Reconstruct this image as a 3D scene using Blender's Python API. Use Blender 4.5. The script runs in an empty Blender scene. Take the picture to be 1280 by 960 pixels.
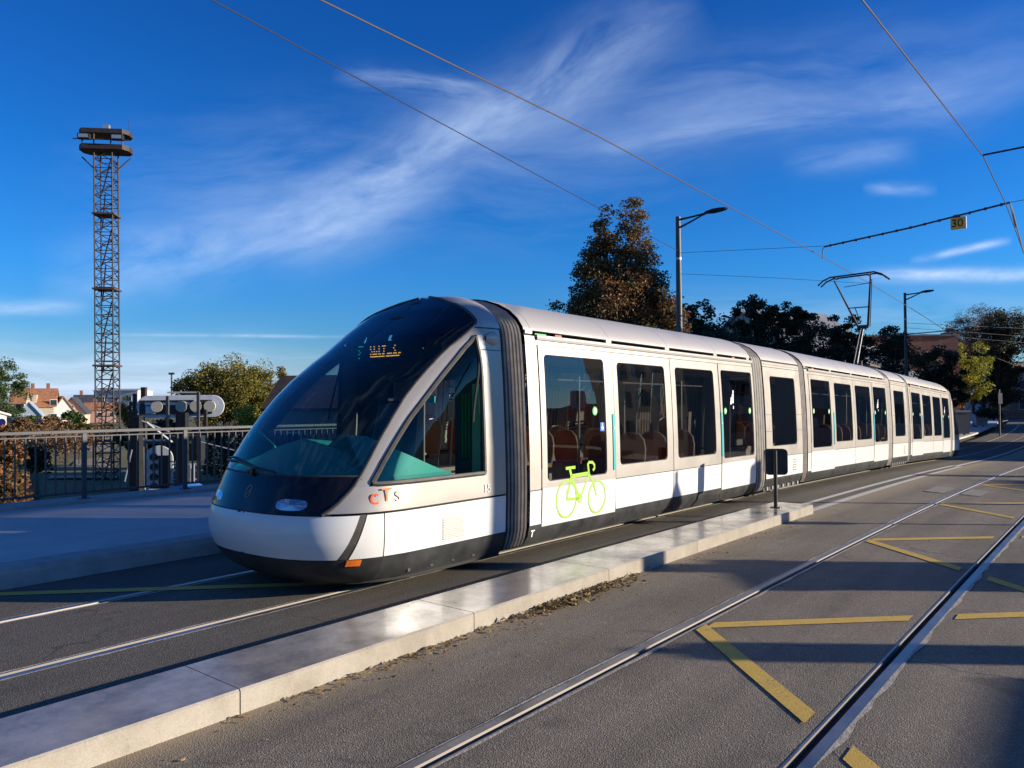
import bpy, bmesh, math, random
from mathutils import Vector, Matrix, noise as mnoise
random.seed(7)
R = math.radians
sc = bpy.context.scene
COL = sc.collection
# ------------------------------------------------------------------ camera
# world frame: X runs along the tram tracks (away), Y to the left of them, Z up
CAMH, YAW, ROLL, FPX, HOR = 1.7686, R(38.96), R(0.4923), 953.8, 496.67
PITCH = math.atan((HOR-480)*math.cos(ROLL)/FPX)
Fh = Vector((math.cos(YAW), math.sin(YAW), 0)); R0 = Vector((math.sin(YAW), -math.cos(YAW), 0)); Zv = Vector((0, 0, 1))
Fv = Fh*math.cos(PITCH)+Zv*math.sin(PITCH); U0 = -Fh*math.sin(PITCH)+Zv*math.cos(PITCH)
Rv = R0*math.cos(ROLL)-U0*math.sin(ROLL); Uv = R0*math.sin(ROLL)+U0*math.cos(ROLL)
cam = bpy.data.objects.new('camera', bpy.data.cameras.new('camera')); COL.objects.link(cam)
cam.data.sensor_width = 36; cam.data.lens = FPX/1280*36
cam.data.clip_start = .05; cam.data.clip_end = 6000
m = Matrix((Rv, Uv, -Fv)).transposed().to_4x4(); m.translation = (0, 0, CAMH)
cam.matrix_world = m
sc.camera = cam
# ------------------------------------------------------------------ light
EL = 13.0
SUNDIR = Vector((.590, -.808, 0)).normalized()*math.cos(R(EL))+Vector((0, 0, math.sin(R(EL))))   # towards the sun
sun = bpy.data.objects.new('sun', bpy.data.lights.new('sun', 'SUN')); COL.objects.link(sun)
sun.data.energy = 4.6; sun.data.angle = R(.5); sun.data.color = (1.0, .885, .725)
sun.rotation_euler = SUNDIR.to_track_quat('Z', 'Y').to_euler()
sc.view_settings.view_transform = 'Standard'; sc.view_settings.look = 'None'
sc.view_settings.exposure = 0.85; sc.view_settings.gamma = 1
# ------------------------------------------------------------------ node helper
class N:
    def __init__(s, nt): s.nt = nt
    def n(s, typ, ins=None, **kw):
        nd = s.nt.nodes.new(typ)
        for k, v in kw.items(): setattr(nd, k, v)
        if ins:
            for k, v in ins.items():
                if isinstance(v, bpy.types.NodeSocket): s.nt.links.new(v, nd.inputs[k])
                else: nd.inputs[k].default_value = v
        return nd
    def math(s, op, a, b=0., c=None, clamp=False):
        nd = s.nt.nodes.new('ShaderNodeMath'); nd.operation = op; nd.use_clamp = clamp
        for i, v in enumerate((a, b, c)):
            if v is None: continue
            if isinstance(v, bpy.types.NodeSocket): s.nt.links.new(v, nd.inputs[i])
            else: nd.inputs[i].default_value = v
        return nd.outputs[0]
    def mix(s, f, a, b):
        nd = s.nt.nodes.new('ShaderNodeMix'); nd.data_type = 'RGBA'
        for sock, v in ((nd.inputs[0], f), (nd.inputs[6], a), (nd.inputs[7], b)):
            if isinstance(v, bpy.types.NodeSocket): s.nt.links.new(v, sock)
            else: sock.default_value = v if not isinstance(v, tuple) else (*v[:3], 1)
        return nd.outputs[2]
    def ramp(s, f, stops):
        nd = s.nt.nodes.new('ShaderNodeValToRGB'); s.nt.links.new(f, nd.inputs[0])
        e = nd.color_ramp.elements
        while len(e) < len(stops): e.new(.5)
        for el, (p, c) in zip(e, stops):
            el.position = p; el.color = (*c, 1) if isinstance(c, tuple) else (c, c, c, 1)
        return nd.outputs[0]
# ------------------------------------------------------------------ sky
w = bpy.data.worlds.new('World'); sc.world = w; w.use_nodes = True
nt = w.node_tree; nt.nodes.clear(); q = N(nt)
sky = q.n('ShaderNodeTexSky', sky_type='NISHITA', sun_disc=False, sun_elevation=R(EL), sun_rotation=math.atan2(SUNDIR.x, SUNDIR.y))
sky.air_density = 1.0; sky.dust_density = .25; sky.ozone_density = 2.5
tc = q.n('ShaderNodeTexCoord').outputs['Generated']
def dot(v): return q.n('ShaderNodeVectorMath', {0: tc, 1: tuple(v)}, operation='DOT_PRODUCT').outputs['Value']
f_ = dot(Fv); fpos = q.math('MAXIMUM', f_, .05)
su = q.math('DIVIDE', dot(Rv), fpos); sv = q.math('DIVIDE', dot(Uv), fpos)       # sky chart fixed to the world
front = q.math('MULTIPLY', q.math('SUBTRACT', f_, .08), 8, clamp=True)
comb = q.n('ShaderNodeCombineXYZ', {0: su, 1: sv, 2: 0.}).outputs[0]
def P_(x, y): return ((x-640)/FPX, -(y-480)/FPX)
def streak(x0, y0, x1, y1, wid, nscale=3., stretch=5., thr=(.35, .75), amp=1., soft=1.):
    """cirrus band between two sky points, fibrous along its length"""
    a = P_(x0, y0); b = P_(x1, y1); L = math.hypot(b[0]-a[0], b[1]-a[1]); ang = math.atan2(b[1]-a[1], b[0]-a[0])
    cx, cy = (a[0]+b[0])/2, (a[1]+b[1])/2
    mp = q.n('ShaderNodeMapping', {'Vector': comb, 'Location': (0, 0, 0)}, vector_type='POINT')
    du = q.math('SUBTRACT', su, cx); dv = q.math('SUBTRACT', sv, cy)
    c, s_ = math.cos(ang), math.sin(ang)
    al = q.math('ADD', q.math('MULTIPLY', du, c), q.math('MULTIPLY', dv, s_))
    ac = q.math('ADD', q.math('MULTIPLY', du, -s_), q.math('MULTIPLY', dv, c))
    nz0 = q.n('ShaderNodeTexNoise', {'Vector': comb, 'Scale': 4., 'Detail': 3.}).outputs[0]
    ac = q.math('ADD', ac, q.math('MULTIPLY', q.math('SUBTRACT', nz0, .5), wid/FPX*1.3))
    g1 = q.math('DIVIDE', al, L/2); g1 = q.math('SUBTRACT', 1.15, q.math('POWER', q.math('ABSOLUTE', g1), 2.), clamp=True)
    g2 = q.math('DIVIDE', ac, wid/FPX); g2 = q.math('POWER', 2.718, q.math('MULTIPLY', q.math('MULTIPLY', g2, g2), -1.*soft))
    v2 = q.n('ShaderNodeCombineXYZ', {0: q.math('MULTIPLY', al, 1.), 1: q.math('MULTIPLY', ac, stretch), 2: x0*.01}).outputs[0]
    nz = q.n('ShaderNodeTexNoise', {'Vector': v2, 'Scale': nscale, 'Detail': 8., 'Roughness': .62, 'Distortion': .35}).outputs[0]
    nz = q.n('ShaderNodeMapRange', {'Value': nz, 'From Min': thr[0], 'From Max': thr[1]}).outputs[0]
    return q.math('MULTIPLY', q.math('MULTIPLY', q.math('MULTIPLY', g1, g2), nz), amp)
bands = [streak(60, 350, 560, 240, 38, 5, 3., (.30, .80), .62), streak(330, 300, 860, 10, 40, 5, 3, (.28, .78), .68),
         streak(600, 175, 1400, 60, 60, 3.0, 4, (.30, .95), .42), streak(700, 190, 1290, 105, 20, 4, 6, (.40, .9), .40),
         streak(980, 205, 1145, 188, 16, 7, 4, (.3, .8), .30), streak(1070, 346, 1340, 343, 8, 9, 3, (.25, .7), 1.0),
         streak(1140, 327, 1262, 300, 4.5, 12, 3, (.2, .7), .9), streak(1080, 236, 1170, 236, 7, 8, 5, (.3, .7), .4),
         streak(120, 418, 470, 421, 2.0, 8, 3, (.3, .75), .6), streak(-60, 385, 110, 383, 9, 6, 5, (.25, .7), .6),
         streak(-300, 452, 440, 462, 34, 4, 9, (.2, .75), .8), streak(-300, 480, 420, 494, 24, 4, 9, (.1, .7), .7),
         streak(60, 250, 900, 200, 75, 3, 5, (.40, .95), .35), streak(700, 390, 1500, 400, 25, 4, 8, (.35, .8), .4),
         streak(420, 95, 620, 115, 14, 6, 6, (.4, .8), .45)]
tot = bands[0]
for b_ in bands[1:]: tot = q.math('ADD', tot, b_)
tot = q.math('MULTIPLY', tot, front)
# cirrus over the rest of the sky
mp = q.n('ShaderNodeMapping', {'Vector': tc, 'Scale': (1.2, 3.5, 6.)})
bk = q.n('ShaderNodeTexNoise', {'Vector': mp.outputs[0], 'Scale': 2.2, 'Detail': 7., 'Roughness': .6}).outputs[0]
bk = q.n('ShaderNodeMapRange', {'Value': bk, 'From Min': .5, 'From Max': .8}).outputs[0]
tot = q.math('ADD', tot, q.math('MULTIPLY', q.math('MULTIPLY', bk, .5), q.math('SUBTRACT', 1., front)))
tot = q.math('MINIMUM', tot, .85)
gam = q.n('ShaderNodeGamma', {'Color': sky.outputs[0], 'Gamma': 1.0}).outputs[0]
tint = q.n('ShaderNodeMix', data_type='RGBA', blend_type='MULTIPLY'); tint.inputs[0].default_value = 1
nt.links.new(gam, tint.inputs[6]); SKYT = (.36, .89, 1.57, 1); tint.inputs[7].default_value = SKYT
zc = q.n('ShaderNodeSeparateXYZ', {0: tc}).outputs[2]
hz = q.ramp(zc, [(0., (1.45, .80, .73)), (.07, (.80, .76, .76)), (.16, (.42, .76, .88)), (.28, (.24, .66, .84)), (.42, (.19, .56, .78)), (1., (.15, .45, .75))])
t2 = q.n('ShaderNodeMix', data_type='RGBA', blend_type='MULTIPLY'); t2.inputs[0].default_value = 1
nt.links.new(tint.outputs[2], t2.inputs[6]); nt.links.new(hz, t2.inputs[7])
cl = q.mix(tot, t2.outputs[2], (5.0, 6.3, 8.4))
bg = q.n('ShaderNodeBackground', {'Color': cl, 'Strength': .075})
out = q.n('ShaderNodeOutputWorld', {0: bg.outputs[0]})

# ------------------------------------------------------------------ materials
def mat(name, color=(.5, .5, .5), rough=.6, metal=0., coat=0., spec=.5, fn=None, emit=None):
    mt = bpy.data.materials.new(name); mt.use_nodes = True
    b = mt.node_tree.nodes['Principled BSDF']
    b.inputs['Base Color'].default_value = (*color, 1); b.inputs['Roughness'].default_value = rough
    b.inputs['Metallic'].default_value = metal; b.inputs['Coat Weight'].default_value = coat
    b.inputs['Specular IOR Level'].default_value = spec
    if emit: b.inputs['Emission Color'].default_value = (*emit[0], 1); b.inputs['Emission Strength'].default_value = emit[1]
    if fn: fn(N(mt.node_tree), b, mt.node_tree)
    return mt
def varied(c1, c2, scale=3., detail=5., bump=0., bscale=60., rough=None, coords='Object', thr=(.3, .7)):
    def fn(q, b, nt):
        tcn = q.n('ShaderNodeTexCoord').outputs[coords]
        nz = q.n('ShaderNodeTexNoise', {'Vector': tcn, 'Scale': scale, 'Detail': detail, 'Roughness': .65}).outputs[0]
        nt.links.new(q.ramp(nz, [(thr[0], c1), (thr[1], c2)]), b.inputs['Base Color'])
        if rough: nt.links.new(q.n('ShaderNodeMapRange', {'Value': nz, 'From Min': .3, 'From Max': .7, 'To Min': rough[0], 'To Max': rough[1]}).outputs[0], b.inputs['Roughness'])
        if bump:
            n2 = q.n('ShaderNodeTexNoise', {'Vector': tcn, 'Scale': bscale, 'Detail': 3.}).outputs[0]
            bp = q.n('ShaderNodeBump', {'Height': n2, 'Strength': bump, 'Distance': .01})
            nt.links.new(bp.outputs[0], b.inputs['Normal'])
    return fn
def asphalt_fn(c1, c2, sand=False):
    def fn(q, b, nt):
        tcn = q.n('ShaderNodeTexCoord').outputs['Object']
        big = q.n('ShaderNodeTexNoise', {'Vector': tcn, 'Scale': .9, 'Detail': 6., 'Roughness': .65}).outputs[0]
        base = q.ramp(big, [(.3, c1), (.7, c2)])
        vo = q.n('ShaderNodeTexVoronoi', {'Vector': tcn, 'Scale': 120.}).outputs['Color']
        g = q.n('ShaderNodeSeparateColor', {0: vo}).outputs[0]
        sp = q.ramp(g, [(0., .65), (.45, .92), (.8, 1.1), (1., 1.8)])
        mm = q.n('ShaderNodeMix', data_type='RGBA', blend_type='MULTIPLY'); mm.inputs[0].default_value = .75
        nt.links.new(base, mm.inputs[6]); nt.links.new(sp, mm.inputs[7]); colr = mm.outputs[2]
        fine = q.n('ShaderNodeTexNoise', {'Vector': tcn, 'Scale': 230., 'Detail': 2.}).outputs[0]
        mm2 = q.n('ShaderNodeMix', data_type='RGBA', blend_type='MULTIPLY'); mm2.inputs[0].default_value = .8
        nt.links.new(colr, mm2.inputs[6]); nt.links.new(q.ramp(fine, [(.3, .65), (.7, 1.35)]), mm2.inputs[7]); colr = mm2.outputs[2]
        mpp = q.n('ShaderNodeMapping', {'Vector': tcn, 'Scale': (.18, 1.9, 1.)})
        trk = q.n('ShaderNodeTexNoise', {'Vector': mpp.outputs[0], 'Scale': 1.3, 'Detail': 5., 'Roughness': .6}).outputs[0]
        mm3 = q.n('ShaderNodeMix', data_type='RGBA', blend_type='MULTIPLY'); mm3.inputs[0].default_value = 1.
        nt.links.new(colr, mm3.inputs[6]); nt.links.new(q.ramp(trk, [(.36, .80), (.5, .98), (.66, 1.16)]), mm3.inputs[7]); colr = mm3.outputs[2]
        st = q.n('ShaderNodeTexNoise', {'Vector': tcn, 'Scale': 2.3, 'Detail': 4., 'Distortion': .8}).outputs[0]
        colr = q.mix(q.math('MULTIPLY', q.n('ShaderNodeMapRange', {'Value': st, 'From Min': .63, 'From Max': .74}).outputs[0], .42), colr, (.045, .038, .03))
        wv = q.n('ShaderNodeTexNoise', {'Vector': tcn, 'Scale': 3., 'Detail': 4.}).outputs['Color']
        wp = q.n('ShaderNodeVectorMath', {0: tcn, 1: q.n('ShaderNodeVectorMath', {0: wv, 1: (.35, .35, .35)}, operation='MULTIPLY').outputs[0]}, operation='ADD').outputs[0]
        ck = q.n('ShaderNodeTexVoronoi', {'Vector': wp, 'Scale': .42}, feature='DISTANCE_TO_EDGE').outputs[0]
        ckm = q.n('ShaderNodeMapRange', {'Value': ck, 'From Min': .002, 'From Max': .0055, 'To Min': 1., 'To Max': 0.}).outputs[0]
        colr = q.mix(q.math('MULTIPLY', ckm, q.math('MULTIPLY', q.n('ShaderNodeMapRange', {'Value': big, 'From Min': .48, 'From Max': .6}).outputs[0], .7)), colr, (.03, .026, .022))
        if sand:    # sandy grit gathered along the kerb
            y = q.n('ShaderNodeSeparateXYZ', {0: tcn}).outputs[1]
            dist = q.math('SUBTRACT', 3.93, y)
            nz = q.n('ShaderNodeTexNoise', {'Vector': tcn, 'Scale': 9., 'Detail': 9., 'Roughness': .75}).outputs[0]
            edge = q.math('SUBTRACT', 1., q.math('DIVIDE', dist, .55), clamp=True)
            msk = q.n('ShaderNodeMapRange', {'Value': q.math('ADD', q.math('MULTIPLY', edge, .62), q.math('MULTIPLY', nz, .55)), 'From Min': .46, 'From Max': .88}).outputs[0]
            colr = q.mix(q.math('MULTIPLY', msk, .85), colr, (.30, .235, .15))
        nt.links.new(colr, b.inputs['Base Color'])
        hgt = q.math('ADD', q.n('ShaderNodeTexVoronoi', {'Vector': tcn, 'Scale': 120.}).outputs[0], q.math('MULTIPLY', fine, .6))
        bp = q.n('ShaderNodeBump', {'Height': hgt, 'Strength': .55, 'Distance': .006})
        nt.links.new(bp.outputs[0], b.inputs['Normal'])
    return fn
M = {}
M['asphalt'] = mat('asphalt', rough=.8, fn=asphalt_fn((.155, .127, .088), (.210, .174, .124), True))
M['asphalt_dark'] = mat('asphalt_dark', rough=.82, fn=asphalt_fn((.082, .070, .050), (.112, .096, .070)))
M['pavement'] = mat('pavement', rough=.75, fn=varied((.36, .37, .35), (.50, .50, .46), 1.6, 8, .25, 90.))
M['kerbstone'] = mat('kerbstone', rough=.75, fn=varied((.25, .24, .22), (.40, .38, .34), 5, 8, .3, 60.))
def granite(q, b, nt):
    tcn = q.n('ShaderNodeTexCoord').outputs['Object']
    nz = q.n('ShaderNodeTexNoise', {'Vector': tcn, 'Scale': 3.2, 'Detail': 8., 'Roughness': .7}).outputs[0]
    fi = q.n('ShaderNodeTexNoise', {'Vector': tcn, 'Scale': 120., 'Detail': 3.}).outputs[0]
    c = q.ramp(nz, [(.36, (.28, .245, .195)), (.5, (.35, .312, .25)), (.62, (.395, .355, .295))])
    mm = q.n('ShaderNodeMix', data_type='RGBA', blend_type='MULTIPLY'); mm.inputs[0].default_value = .6
    nt.links.new(c, mm.inputs[6]); nt.links.new(q.ramp(fi, [(.3, .75), (.7, 1.2)]), mm.inputs[7])
    nt.links.new(mm.outputs[2], b.inputs['Base Color'])
    nt.links.new(q.n('ShaderNodeMapRange', {'Value': nz, 'From Min': .3, 'From Max': .7, 'To Min': .42, 'To Max': .26}).outputs[0], b.inputs['Roughness'])
def granite_top(q, b, nt):
    tcn = q.n('ShaderNodeTexCoord').outputs['Object']
    nz = q.n('ShaderNodeTexNoise', {'Vector': tcn, 'Scale': 2.6, 'Detail': 9., 'Roughness': .72}).outputs[0]
    fi = q.n('ShaderNodeTexNoise', {'Vector': tcn, 'Scale': 140., 'Detail': 3.}).outputs[0]
    c = q.ramp(nz, [(.36, (.15, .13, .105)), (.5, (.27, .235, .185)), (.66, (.38, .335, .265))])
    mm = q.n('ShaderNodeMix', data_type='RGBA', blend_type='MULTIPLY'); mm.inputs[0].default_value = .6
    nt.links.new(c, mm.inputs[6]); nt.links.new(q.ramp(fi, [(.3, .75), (.7, 1.2)]), mm.inputs[7])
    nt.links.new(mm.outputs[2], b.inputs['Base Color'])
    nt.links.new(q.n('ShaderNodeMapRange', {'Value': nz, 'From Min': .35, 'From Max': .65, 'To Min': .32, 'To Max': .13}).outputs[0], b.inputs['Roughness'])
    b.inputs['IOR'].default_value = 1.7
M['granite'] = mat('granite', rough=.3, fn=granite, spec=.6)
M['granite_top'] = mat('granite_top', rough=.2, fn=granite_top, spec=.7)
M['mortar'] = mat('mortar', rough=.9, fn=varied((.26, .23, .18), (.50, .45, .36), 14, 6, .5, 50.))
M['patch'] = mat('patch', rough=.85, fn=varied((.19, .17, .14), (.27, .25, .21), 9, 7, .4, 120.))
M['steel'] = mat('steel', (.42, .42, .43), .34, .85, fn=varied((.18, .18, .18), (.40, .39, .37), 2.5, 5, 0, rough=(.28, .45)))
M['steel_side'] = mat('steel_side', (.28, .25, .22), .5, .5)
M['groove'] = mat('groove', (.015, .014, .013), .9)
def worn(c1, c2, under):
    def fn(q, b, nt):
        tcn = q.n('ShaderNodeTexCoord').outputs['Object']
        n1 = q.n('ShaderNodeTexNoise', {'Vector': tcn, 'Scale': 7., 'Detail': 8., 'Roughness': .7}).outputs[0]
        n2 = q.n('ShaderNodeTexNoise', {'Vector': tcn, 'Scale': 110., 'Detail': 3., 'Roughness': .7}).outputs[0]
        c = q.ramp(n1, [(.3, c1), (.6, c2)])
        m_ = q.n('ShaderNodeMapRange', {'Value': q.math('ADD', q.math('MULTIPLY', n1, .55), q.math('MULTIPLY', n2, .6)), 'From Min': .60, 'From Max': .72}).outputs[0]
        nt.links.new(q.mix(q.math('MULTIPLY', m_, .8), c, under), b.inputs['Base Color'])
        bp = q.n('ShaderNodeBump', {'Height': n2, 'Strength': .5, 'Distance': .006}); nt.links.new(bp.outputs[0], b.inputs['Normal'])
    return fn
M['yellow'] = mat('yellow', rough=.75, fn=worn((.50, .31, .045), (.70, .45, .075), (.15, .125, .09)))
M['roadwhite'] = mat('roadwhite', rough=.8, fn=worn((.36, .35, .33), (.60, .58, .54), (.16, .14, .11)))
def paint_fn(c, amt=.10, metal=0):
    def fn(q, b, nt):
        tcn = q.n('ShaderNodeTexCoord').outputs['Object']
        nz = q.n('ShaderNodeTexNoise', {'Vector': tcn, 'Scale': 1.7, 'Detail': 7., 'Roughness': .7}).outputs[0]
        z = q.n('ShaderNodeSeparateXYZ', {0: tcn}).outputs[2]
        lo = tuple(x*(1-amt) for x in c)
        nt.links.new(q.ramp(nz, [(.3, lo), (.65, c)]), b.inputs['Base Color'])
        nt.links.new(q.n('ShaderNodeMapRange', {'Value': nz, 'From Min': .3, 'From Max': .7, 'To Min': b.inputs['Roughness'].default_value+.1, 'To Max': b.inputs['Roughness'].default_value-.05}).outputs[0], b.inputs['Roughness'])
        n3 = q.n('ShaderNodeTexNoise', {'Vector': tcn, 'Scale': .8, 'Detail': 2.}).outputs[0]
        bp = q.n('ShaderNodeBump', {'Height': n3, 'Strength': .10, 'Distance': .05}); nt.links.new(bp.outputs[0], b.inputs['Normal'])
    return fn
M['white'] = mat('white_paint', rough=.32, coat=.3, fn=paint_fn((.68, .67, .64), .08))
M['silver'] = mat('silver_paint', rough=.38, metal=.35, fn=paint_fn((.38, .352, .318), .10))
M['silver2'] = mat('roof_silver', rough=.42, metal=.35, fn=paint_fn((.50, .465, .42), .10))
M['gutter'] = mat('gutter_grey', (.36, .35, .33), .45, .4)
M['skirt'] = mat('skirt_black', rough=.42, fn=varied((.018, .02, .022), (.045, .046, .046), 4, 6, 0, rough=(.35, .55)))
M['black'] = mat('black_gloss', (.006, .006, .007), .10, spec=.35)
M['rubber'] = mat('rubber', rough=.6, fn=varied((.03, .028, .026), (.075, .068, .06), 7, 5))
M['bellows'] = mat('bellows_grey', rough=.6, fn=varied((.22, .19, .16), (.36, .31, .26), 7, 5))
M['seam'] = mat('seam', (.02, .02, .02), .8)
M['teal'] = mat('teal', (.01, .36, .36), .45)
M['tealdash'] = mat('teal_dash', (.03, .50, .44), .5)
M['lime'] = mat('lime', (.27, .56, .015), .5)
M['red'] = mat('red_sign', (.75, .07, .02), .5)
M['orange'] = mat('orange_lens', (.9, .2, .02), .2, coat=.5)
M['blackmetal'] = mat('black_metal', rough=.45, fn=varied((.012, .012, .014), (.03, .03, .032), 8, 4))
M['galv'] = mat('galvanised', (.42, .43, .44), .4, .6)
M['polegrey'] = mat('pole_grey', (.07, .07, .072), .55, .1)
M['wire'] = mat('wire', (.20, .15, .12), .45, .6)
M['insul'] = mat('insulated_rod', (.035, .03, .04), .5)
M['rust'] = mat('rusty_steel', rough=.7, fn=varied((.05, .03, .022), (.12, .065, .04), 5, 6, .2, 60.))
M['tarred'] = mat('tarred_steel', (.006, .006, .007), .7)
M['darkrust'] = mat('dark_rust', rough=.7, fn=varied((.018, .014, .013), (.055, .035, .028), 5, 6))
M['interior'] = mat('interior_panel', (.38, .37, .35), .6)
M['floor_in'] = mat('interior_floor', (.07, .07, .08), .7)
M['seat_or'] = mat('seat_orange', (.45, .10, .035), .6)
M['seat_tan'] = mat('seat_tan', (.48, .30, .13), .6)
M['plainwhite'] = mat('plain_white', (.8, .8, .8), .4)
M['sigwhite'] = mat('signal_white', rough=.5, fn=varied((.50, .52, .54), (.68, .70, .71), 4, 5))
M['blue'] = mat('sticker_blue', (.03, .15, .6), .4)
M['green'] = mat('sticker_green', (.05, .45, .12), .5)
M['cream'] = mat('cream', (.65, .6, .45), .5)
M['signyellow'] = mat('sign_yellow', (.85, .42, .04), .5)
M['ledg'] = mat('led_green', (.02, .3, .15), .5, emit=((.05, .8, .4), .35))
M['ledo'] = mat('led_orange', (.5, .2, .02), .5, emit=((1, .45, .06), 1.0))
M['lamp'] = mat('headlight_lens', (.30, .34, .38), .06, .7, coat=1)
M['lampdisc'] = mat('signal_lamp', (.48, .44, .34), .6)
def glass(name, tint, ior=1.5, wav=.02, boost=0.):
    mt = bpy.data.materials.new(name); mt.use_nodes = True; nt = mt.node_tree; nt.nodes.clear(); q = N(nt)
    tcn = q.n('ShaderNodeTexCoord').outputs['Object']
    nz = q.n('ShaderNodeTexNoise', {'Vector': tcn, 'Scale': .9, 'Detail': 0.}).outputs[0]
    bp = q.n('ShaderNodeBump', {'Height': nz, 'Strength': wav, 'Distance': .3})
    fr = q.n('ShaderNodeFresnel', {'IOR': ior, 'Normal': bp.outputs[0]}).outputs[0]
    if boost: fr = q.math('ADD', fr, boost, clamp=True)
    gl = q.n('ShaderNodeBsdfGlossy', {'Color': (1, 1, 1, 1), 'Roughness': .0, 'Normal': bp.outputs[0]})
    tr = q.n('ShaderNodeBsdfTransparent', {'Color': (*tint, 1)})
    mx = q.n('ShaderNodeMixShader', {0: fr, 1: tr.outputs[0], 2: gl.outputs[0]})
    q.n('ShaderNodeOutputMaterial', {0: mx.outputs[0]})
    return mt
M['glass'] = glass('tinted_glass', (.46, .45, .44), 1.5, .03, .02)
M['windshield'] = glass('windshield_glass', (.44, .60, .64), 1.5, .0, .0)
M['cabglass'] = glass('cab_side_glass', (.55, .64, .62), 1.36, .02, .0)
def leafmat(name, c1, c2, c3, trans=.25):
    mt = bpy.data.materials.new(name); mt.use_nodes = True; nt = mt.node_tree; nt.nodes.clear(); q = N(nt)
    g = q.n('ShaderNodeNewGeometry')
    tcn = q.n('ShaderNodeTexCoord').outputs['Object']
    nz = q.n('ShaderNodeTexNoise', {'Vector': tcn, 'Scale': .55, 'Detail': 3.}).outputs[0]
    mixf = q.math('ADD', q.math('MULTIPLY', g.outputs['Random Per Island'], .55), q.math('MULTIPLY', q.math('SUBTRACT', nz, .28), 1.0))
    c = q.ramp(mixf, [(.15, c1), (.5, c2), (.85, c3)])
    d = q.n('ShaderNodeBsdfPrincipled', {'Base Color': c, 'Roughness': .6, 'Specular IOR Level': .3})
    t = q.n('ShaderNodeBsdfTranslucent', {'Color': c})
    mx = q.n('ShaderNodeMixShader', {0: trans, 1: d.outputs[0], 2: t.outputs[0]})
    q.n('ShaderNodeOutputMaterial', {0: mx.outputs[0]})
    return mt
M['bark'] = mat('bark', rough=.9, fn=varied((.05, .04, .03), (.12, .095, .07), 9, 6, .4, 40.))
M['leaf_autumn'] = leafmat('leaf_autumn', (.065, .085, .028), (.17, .12, .042), (.36, .115, .035))
M['leaf_dark'] = leafmat('leaf_dark', (.02, .035, .018), (.04, .055, .025), (.09, .06, .03))
M['leaf_olive'] = leafmat('leaf_olive', (.09, .10, .02), (.20, .17, .03), (.30, .24, .04))
M['leaf_yellow'] = leafmat('leaf_yellow', (.10, .15, .02), (.30, .30, .03), (.45, .40, .05))
M['leaf_brown'] = leafmat('leaf_brown', (.10, .06, .03), (.20, .11, .05), (.30, .16, .07))
M['leaf_green'] = leafmat('leaf_green', (.03, .06, .02), (.06, .10, .03), (.10, .14, .04))
M['leaf_red'] = leafmat('leaf_red', (.055, .07, .025), (.15, .09, .035), (.30, .12, .045))
M['leaf_bare'] = leafmat('twig_brown', (.07, .05, .035), (.12, .08, .05), (.18, .11, .06))
M['litter'] = leafmat('leaf_litter', (.12, .075, .035), (.24, .16, .07), (.42, .32, .12), .1)
M['grass'] = mat('grass_ground', rough=.95, fn=varied((.07, .085, .025), (.16, .12, .045), .12, 8, .5, 2.5))
M['concrete'] = mat('concrete', rough=.85, fn=varied((.24, .23, .21), (.36, .34, .31), 1.5, 7, .2, 30.))
def brick_fn(c1, c2, mo, sc_=1.):
    def fn(q, b, nt):
        tcn = q.n('ShaderNodeTexCoord').outputs['Object']
        mp = q.n('ShaderNodeMapping', {'Vector': tcn}); mp.inputs['Rotation'].default_value = (R(90), 0, 0)
        s = q.n('ShaderNodeSeparateXYZ', {0: tcn})
        v = q.n('ShaderNodeCombineXYZ', {0: q.math('ADD', s.outputs[0], s.outputs[1]), 1: s.outputs[2], 2: 0.}).outputs[0]
        br = q.n('ShaderNodeTexBrick', {'Vector': v, 'Color1': (*c1, 1), 'Color2': (*c2, 1), 'Mortar': (*mo, 1), 'Scale': sc_, 'Brick Width': .5, 'Row Height': .16, 'Mortar Size': .015})
        nt.links.new(br.outputs[0], b.inputs['Base Color'])
    return fn
M['brick'] = mat('brick', rough=.85, fn=brick_fn((.28, .11, .07), (.20, .08, .05), (.25, .2, .17)))
M['roof_tile'] = mat('roof_tile', rough=.8, fn=varied((.24, .10, .045), (.42, .19, .09), 1.6, 9, .4, 14.))
M['roof_shaded'] = mat('roof_shaded', rough=.8, fn=varied((.045, .03, .025), (.10, .06, .04), 1.6, 9, .4, 14.))  # brown tile darkened in its colour to stand for a shaded slope
M['roof_grey'] = mat('roof_grey', rough=.7, fn=varied((.16, .17, .19), (.26, .27, .29), 1.2, 6))
M['roof_dark'] = mat('roof_dark', rough=.7, fn=varied((.03, .032, .04), (.07, .07, .08), 1.2, 6))
def render_wall(c): return mat('render_wall', rough=.85, fn=varied(tuple(x*.86 for x in c), c, .9, 7, .1, 20.))
M['w_cream'] = render_wall((.50, .43, .33)); M['w_white'] = render_wall((.55, .54, .51)); M['w_blue'] = render_wall((.30, .38, .46))
M['w_pink'] = render_wall((.44, .25, .19)); M['w_grey'] = render_wall((.42, .41, .40)); M['w_tan'] = render_wall((.42, .33, .24))
M['pane'] = mat('window_pane', (.03, .035, .045), .08)
M['shutter'] = mat('shutter', (.30, .12, .08), .6)
M['carpaint'] = mat('car_paint', (.10, .16, .30), .25, .3, coat=.6)
M['greybin'] = mat('bin_grey', (.10, .12, .16), .6)
M['bluebag'] = mat('blue_plastic', (.04, .16, .5), .4)
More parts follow.
